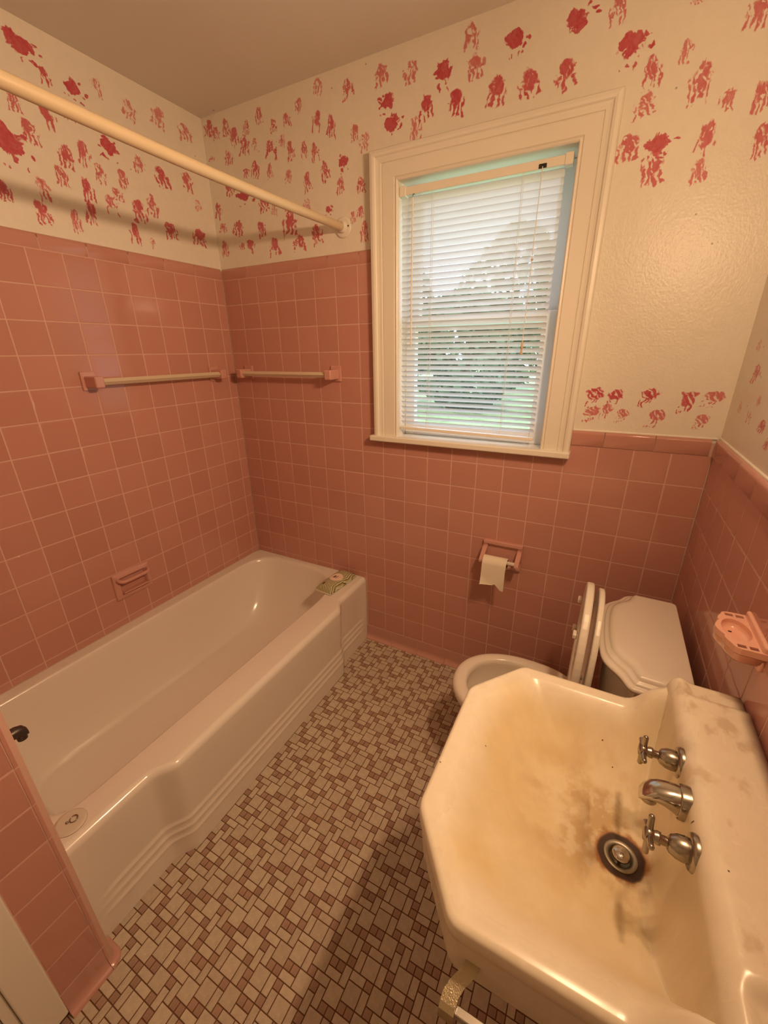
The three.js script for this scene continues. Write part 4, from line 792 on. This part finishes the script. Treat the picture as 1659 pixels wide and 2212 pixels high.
// ---------------------------------------------------------------- packet on the tub corner
{
  const p = thing('wipes_packet', 'green striped soft packet with round pink label on the tub corner', 'packet', [0.648, 0.384, 0.117]);
  p.rotation.y = -0.1;
  const stripes = dataTex(256, 384, (u, v) => {
    const wave = u * 13 + 0.8 * Math.sin(v * 9 + u * 2) + 1.5 * fbm(u * 3, v * 6, 301), q = wave - Math.floor(wave);
    const g = vnoise(u * 40, v * 60, 303) * 18;
    const base = q < 0.2 ? [74, 72, 34] : q < 0.38 ? [150, 146, 96] : q < 0.75 ? [198, 194, 150] : [232, 226, 196];
    if (Math.hypot((u - 0.32) / 0.05, (v - 0.83) / 0.05) < 0.7 + 0.5 * vnoise(u * 60, v * 60, 305)) return [70, 40, 18];
    return base.map((c) => c - g);
  });
  const top = (x, z) => { const a = Math.abs(x) / 0.052, b = Math.abs(z) / 0.105; return 0.003 + 0.031 * Math.pow(Math.max(0, 1 - a ** 4), 0.6) * Math.pow(Math.max(0, 1 - b ** 6), 0.55) + 0.0012 * Math.sin(z * 90 + x * 40) * (1 - b); };
  const uvOf = (v) => [(v.x + 0.055) / 0.11, (v.z + 0.11) / 0.22];
  const up = grid(28, 44, (u, v) => { const x = lerp(-0.052, 0.052, u), z = lerp(-0.105, 0.105, v); return V(x, top(x, z), z); }, uvOf);
  const dn = grid(28, 44, (u, v) => { const x = lerp(0.052, -0.052, u), z = lerp(-0.105, 0.105, v); return V(x, Math.min(0.0004 + 0.002 * Math.abs(z) / 0.105, 0.003), z); }, uvOf);
  put('pouch', merge([up, dn]), std(0xffffff, 0.35, { map: stripes }), p);
  for (const s of [-1, 1]) put('crimped_end', rbox(-0.052, 0.052, 0.001, 0.0035, s > 0 ? 0.1045 : -0.1125, s > 0 ? 0.1125 : -0.1045, 0.001), std(lin(0.66, 0.58, 0.44), 0.5), p);
  const print = dataTex(128, 128, (u, v) => { const inG = u > 0.30 && u < 0.44 && v > 0.34 && v < 0.66, inR = u > 0.52 && u < 0.585 && v > 0.32 && v < 0.70; return inG ? [58, 72, 36] : inR ? [150, 40, 30] : [240, 214, 196]; });
  const lab = grid(20, 20, (u, v) => { const a = v * 2 * Math.PI, q = u * 0.036, x = Math.cos(a) * q, z = Math.sin(a) * q - 0.002; return V(x, top(x, z) + 0.0008, z); }, (v) => [0.5 + v.x / 0.072, 0.5 - (v.z + 0.002) / 0.072]);
  put('label', lab, std(0xffffff, 0.4, { map: print, side: THREE.DoubleSide }), p);
}

// ---------------------------------------------------------------- wall light over the sink: out of the picture, it makes all the warm light
{
  const l = thing('wall_light', 'two-bulb vanity light on the wall above the sink, out of the picture', 'lamp', [W + 0.008, LAMP.y, LAMP.z]);
  put('back_plate', rbox(-0.022, 0, -0.04, 0.04, -0.13, 0.13, 0.006), M.chrome, l);
  const axis = V(-0.89, -0.46, 0).normalize();               // aim of the added spots, which brighten the tub side and the sink
  for (const dz of [-0.055, 0.055]) {
    const c = V(LAMP.x - W - 0.008, 0, dz), neck = c.clone().addScaledVector(axis, -0.06);
    put('arm', tube([V(-0.02, 0.02, dz), V(-0.05, 0.045, dz), neck], 0.007, 16, 10), M.chrome, l);
    put('socket', cyl(neck.clone().addScaledVector(axis, -0.008), neck.clone().addScaledVector(axis, 0.022), 0.016, 0.018), M.trim, l);
    const g = lathe([[0, 0.034], [0.014, 0.031], [0.026, 0.02], [0.032, 0.004], [0.026, -0.014], [0.016, -0.036], [0.013, -0.042]], 32);
    g.applyQuaternion(new THREE.Quaternion().setFromUnitVectors(V(0, 1, 0), axis));
    const bulb = put('bulb', g, std(lin(0.9, 0.9, 0.9), 0.4, { emissive: LAMP_COLOR, emissiveIntensity: 10 }), l);
    bulb.position.copy(c); bulb.castShadow = false;
    const p = new THREE.PointLight(LAMP_COLOR, LAMP_POWER); p.name = 'bulb_light'; p.castShadow = true; p.shadow.radius = 1.4; p.shadow.bias = -0.001;
    p.position.copy(c); l.add(p);
    const f = new THREE.SpotLight(LAMP_COLOR, ADDED_FLOOD, 0, 1.32, 1, 2); f.name = 'added_flood'; f.castShadow = true; f.shadow.radius = 1.4; f.shadow.bias = -0.001;  // added beam: evens out the room beyond what the bare bulb gives
    f.position.copy(c); f.target.position.copy(c).add(axis); l.add(f, f.target);
  }
}

// ---------------------------------------------------------------- garden behind the window
{
  const lawnMap = dataTex(512, 512, (u, v) => { const n = fbm(u * 30, v * 30, 401) * 60 + vnoise(u * 200, v * 200, 402) * 30; return [118 + n, 140 + n, 96 + n * 0.8]; });
  lawnMap.wrapS = lawnMap.wrapT = THREE.RepeatWrapping; lawnMap.repeat.set(5, 5);
  const lawn = put('lawn', new THREE.PlaneGeometry(70, 60).rotateX(-Math.PI / 2).translate(0, -0.6, -30.6), std(0xffffff, 0.95, { map: lawnMap }), scene);
  tag(lawn, 'sunny green lawn seen through the blind', 'lawn', null, 'structure');
  const leafMats = [lin(0.10, 0.17, 0.06), lin(0.15, 0.22, 0.09), lin(0.08, 0.14, 0.07)].map((c) => std(c, 0.8, { side: THREE.DoubleSide }));
  const trees = [[-14.6, -14, 2.5, 4.6, 'far left tree in the front row beyond the lawn'], [-8.9, -14, 2.5, 4.2, 'second tree of the front row beyond the lawn'], [-3.1, -14, 2.6, 3.7, 'third tree of the front row beyond the lawn'], [2.9, -14, 2.5, 4.5, 'right-hand tree of the front row beyond the lawn'],
    [-16, -22, 2.7, 7, 'leftmost tall tree in the back row of the garden'], [-9.6, -22, 2.7, 6.4, 'second tall tree in the back row of the garden'], [-3.2, -22, 2.7, 7.2, 'middle tall tree in the back row of the garden'], [3.2, -22, 2.7, 6.6, 'fourth tall tree in the back row of the garden'], [9.6, -22, 2.7, 7, 'rightmost tall tree in the back row of the garden']];
  trees.forEach(([x, z, r, h, label], n) => {
    const t = thing('tree', 'green ' + label, 'tree', [x, -0.6, z], 'trees beyond the lawn');
    put('trunk', cyl(V(0, 0, 0), V(0.1, h * 0.7, 0), 0.22, 0.1, 10), M.bark, t);
    const p = [], idx = [];
    for (let k = 0; k < 1900; k++) {
      const a = rnd() * 2 * Math.PI, u = rnd() * 2 - 1, q = r * (0.72 + 0.34 * rnd()) * (0.8 + 0.3 * Math.sin(a * 3 + n) * Math.sin(u * 4)), w = Math.sqrt(1 - u * u);
      const c = V(Math.cos(a) * w * q, h * 0.55 + u * h * 0.52, Math.sin(a) * w * q), e1 = V(rnd() - 0.5, rnd() - 0.5, rnd() - 0.5).normalize().multiplyScalar(0.17 + 0.14 * rnd()), e2 = V(rnd() - 0.5, rnd() - 0.5, rnd() - 0.5).normalize().multiplyScalar(0.12 + 0.1 * rnd()), b = p.length / 3;
      for (const [s1, s2] of [[-1, 0], [0, -1], [1, 0], [0, 1]]) p.push(c.x + e1.x * s1 + e2.x * s2, c.y + e1.y * s1 + e2.y * s2, c.z + e1.z * s1 + e2.z * s2);
      idx.push(b, b + 1, b + 2, b, b + 2, b + 3);
    }
    const g = new THREE.BufferGeometry(); g.setAttribute('position', new THREE.Float32BufferAttribute(p, 3)); g.setIndex(idx); g.computeVertexNormals();
    put('foliage', g, leafMats[n % 3], t).userData.kind = 'stuff';
  });
}

renderer.render(scene, camera);
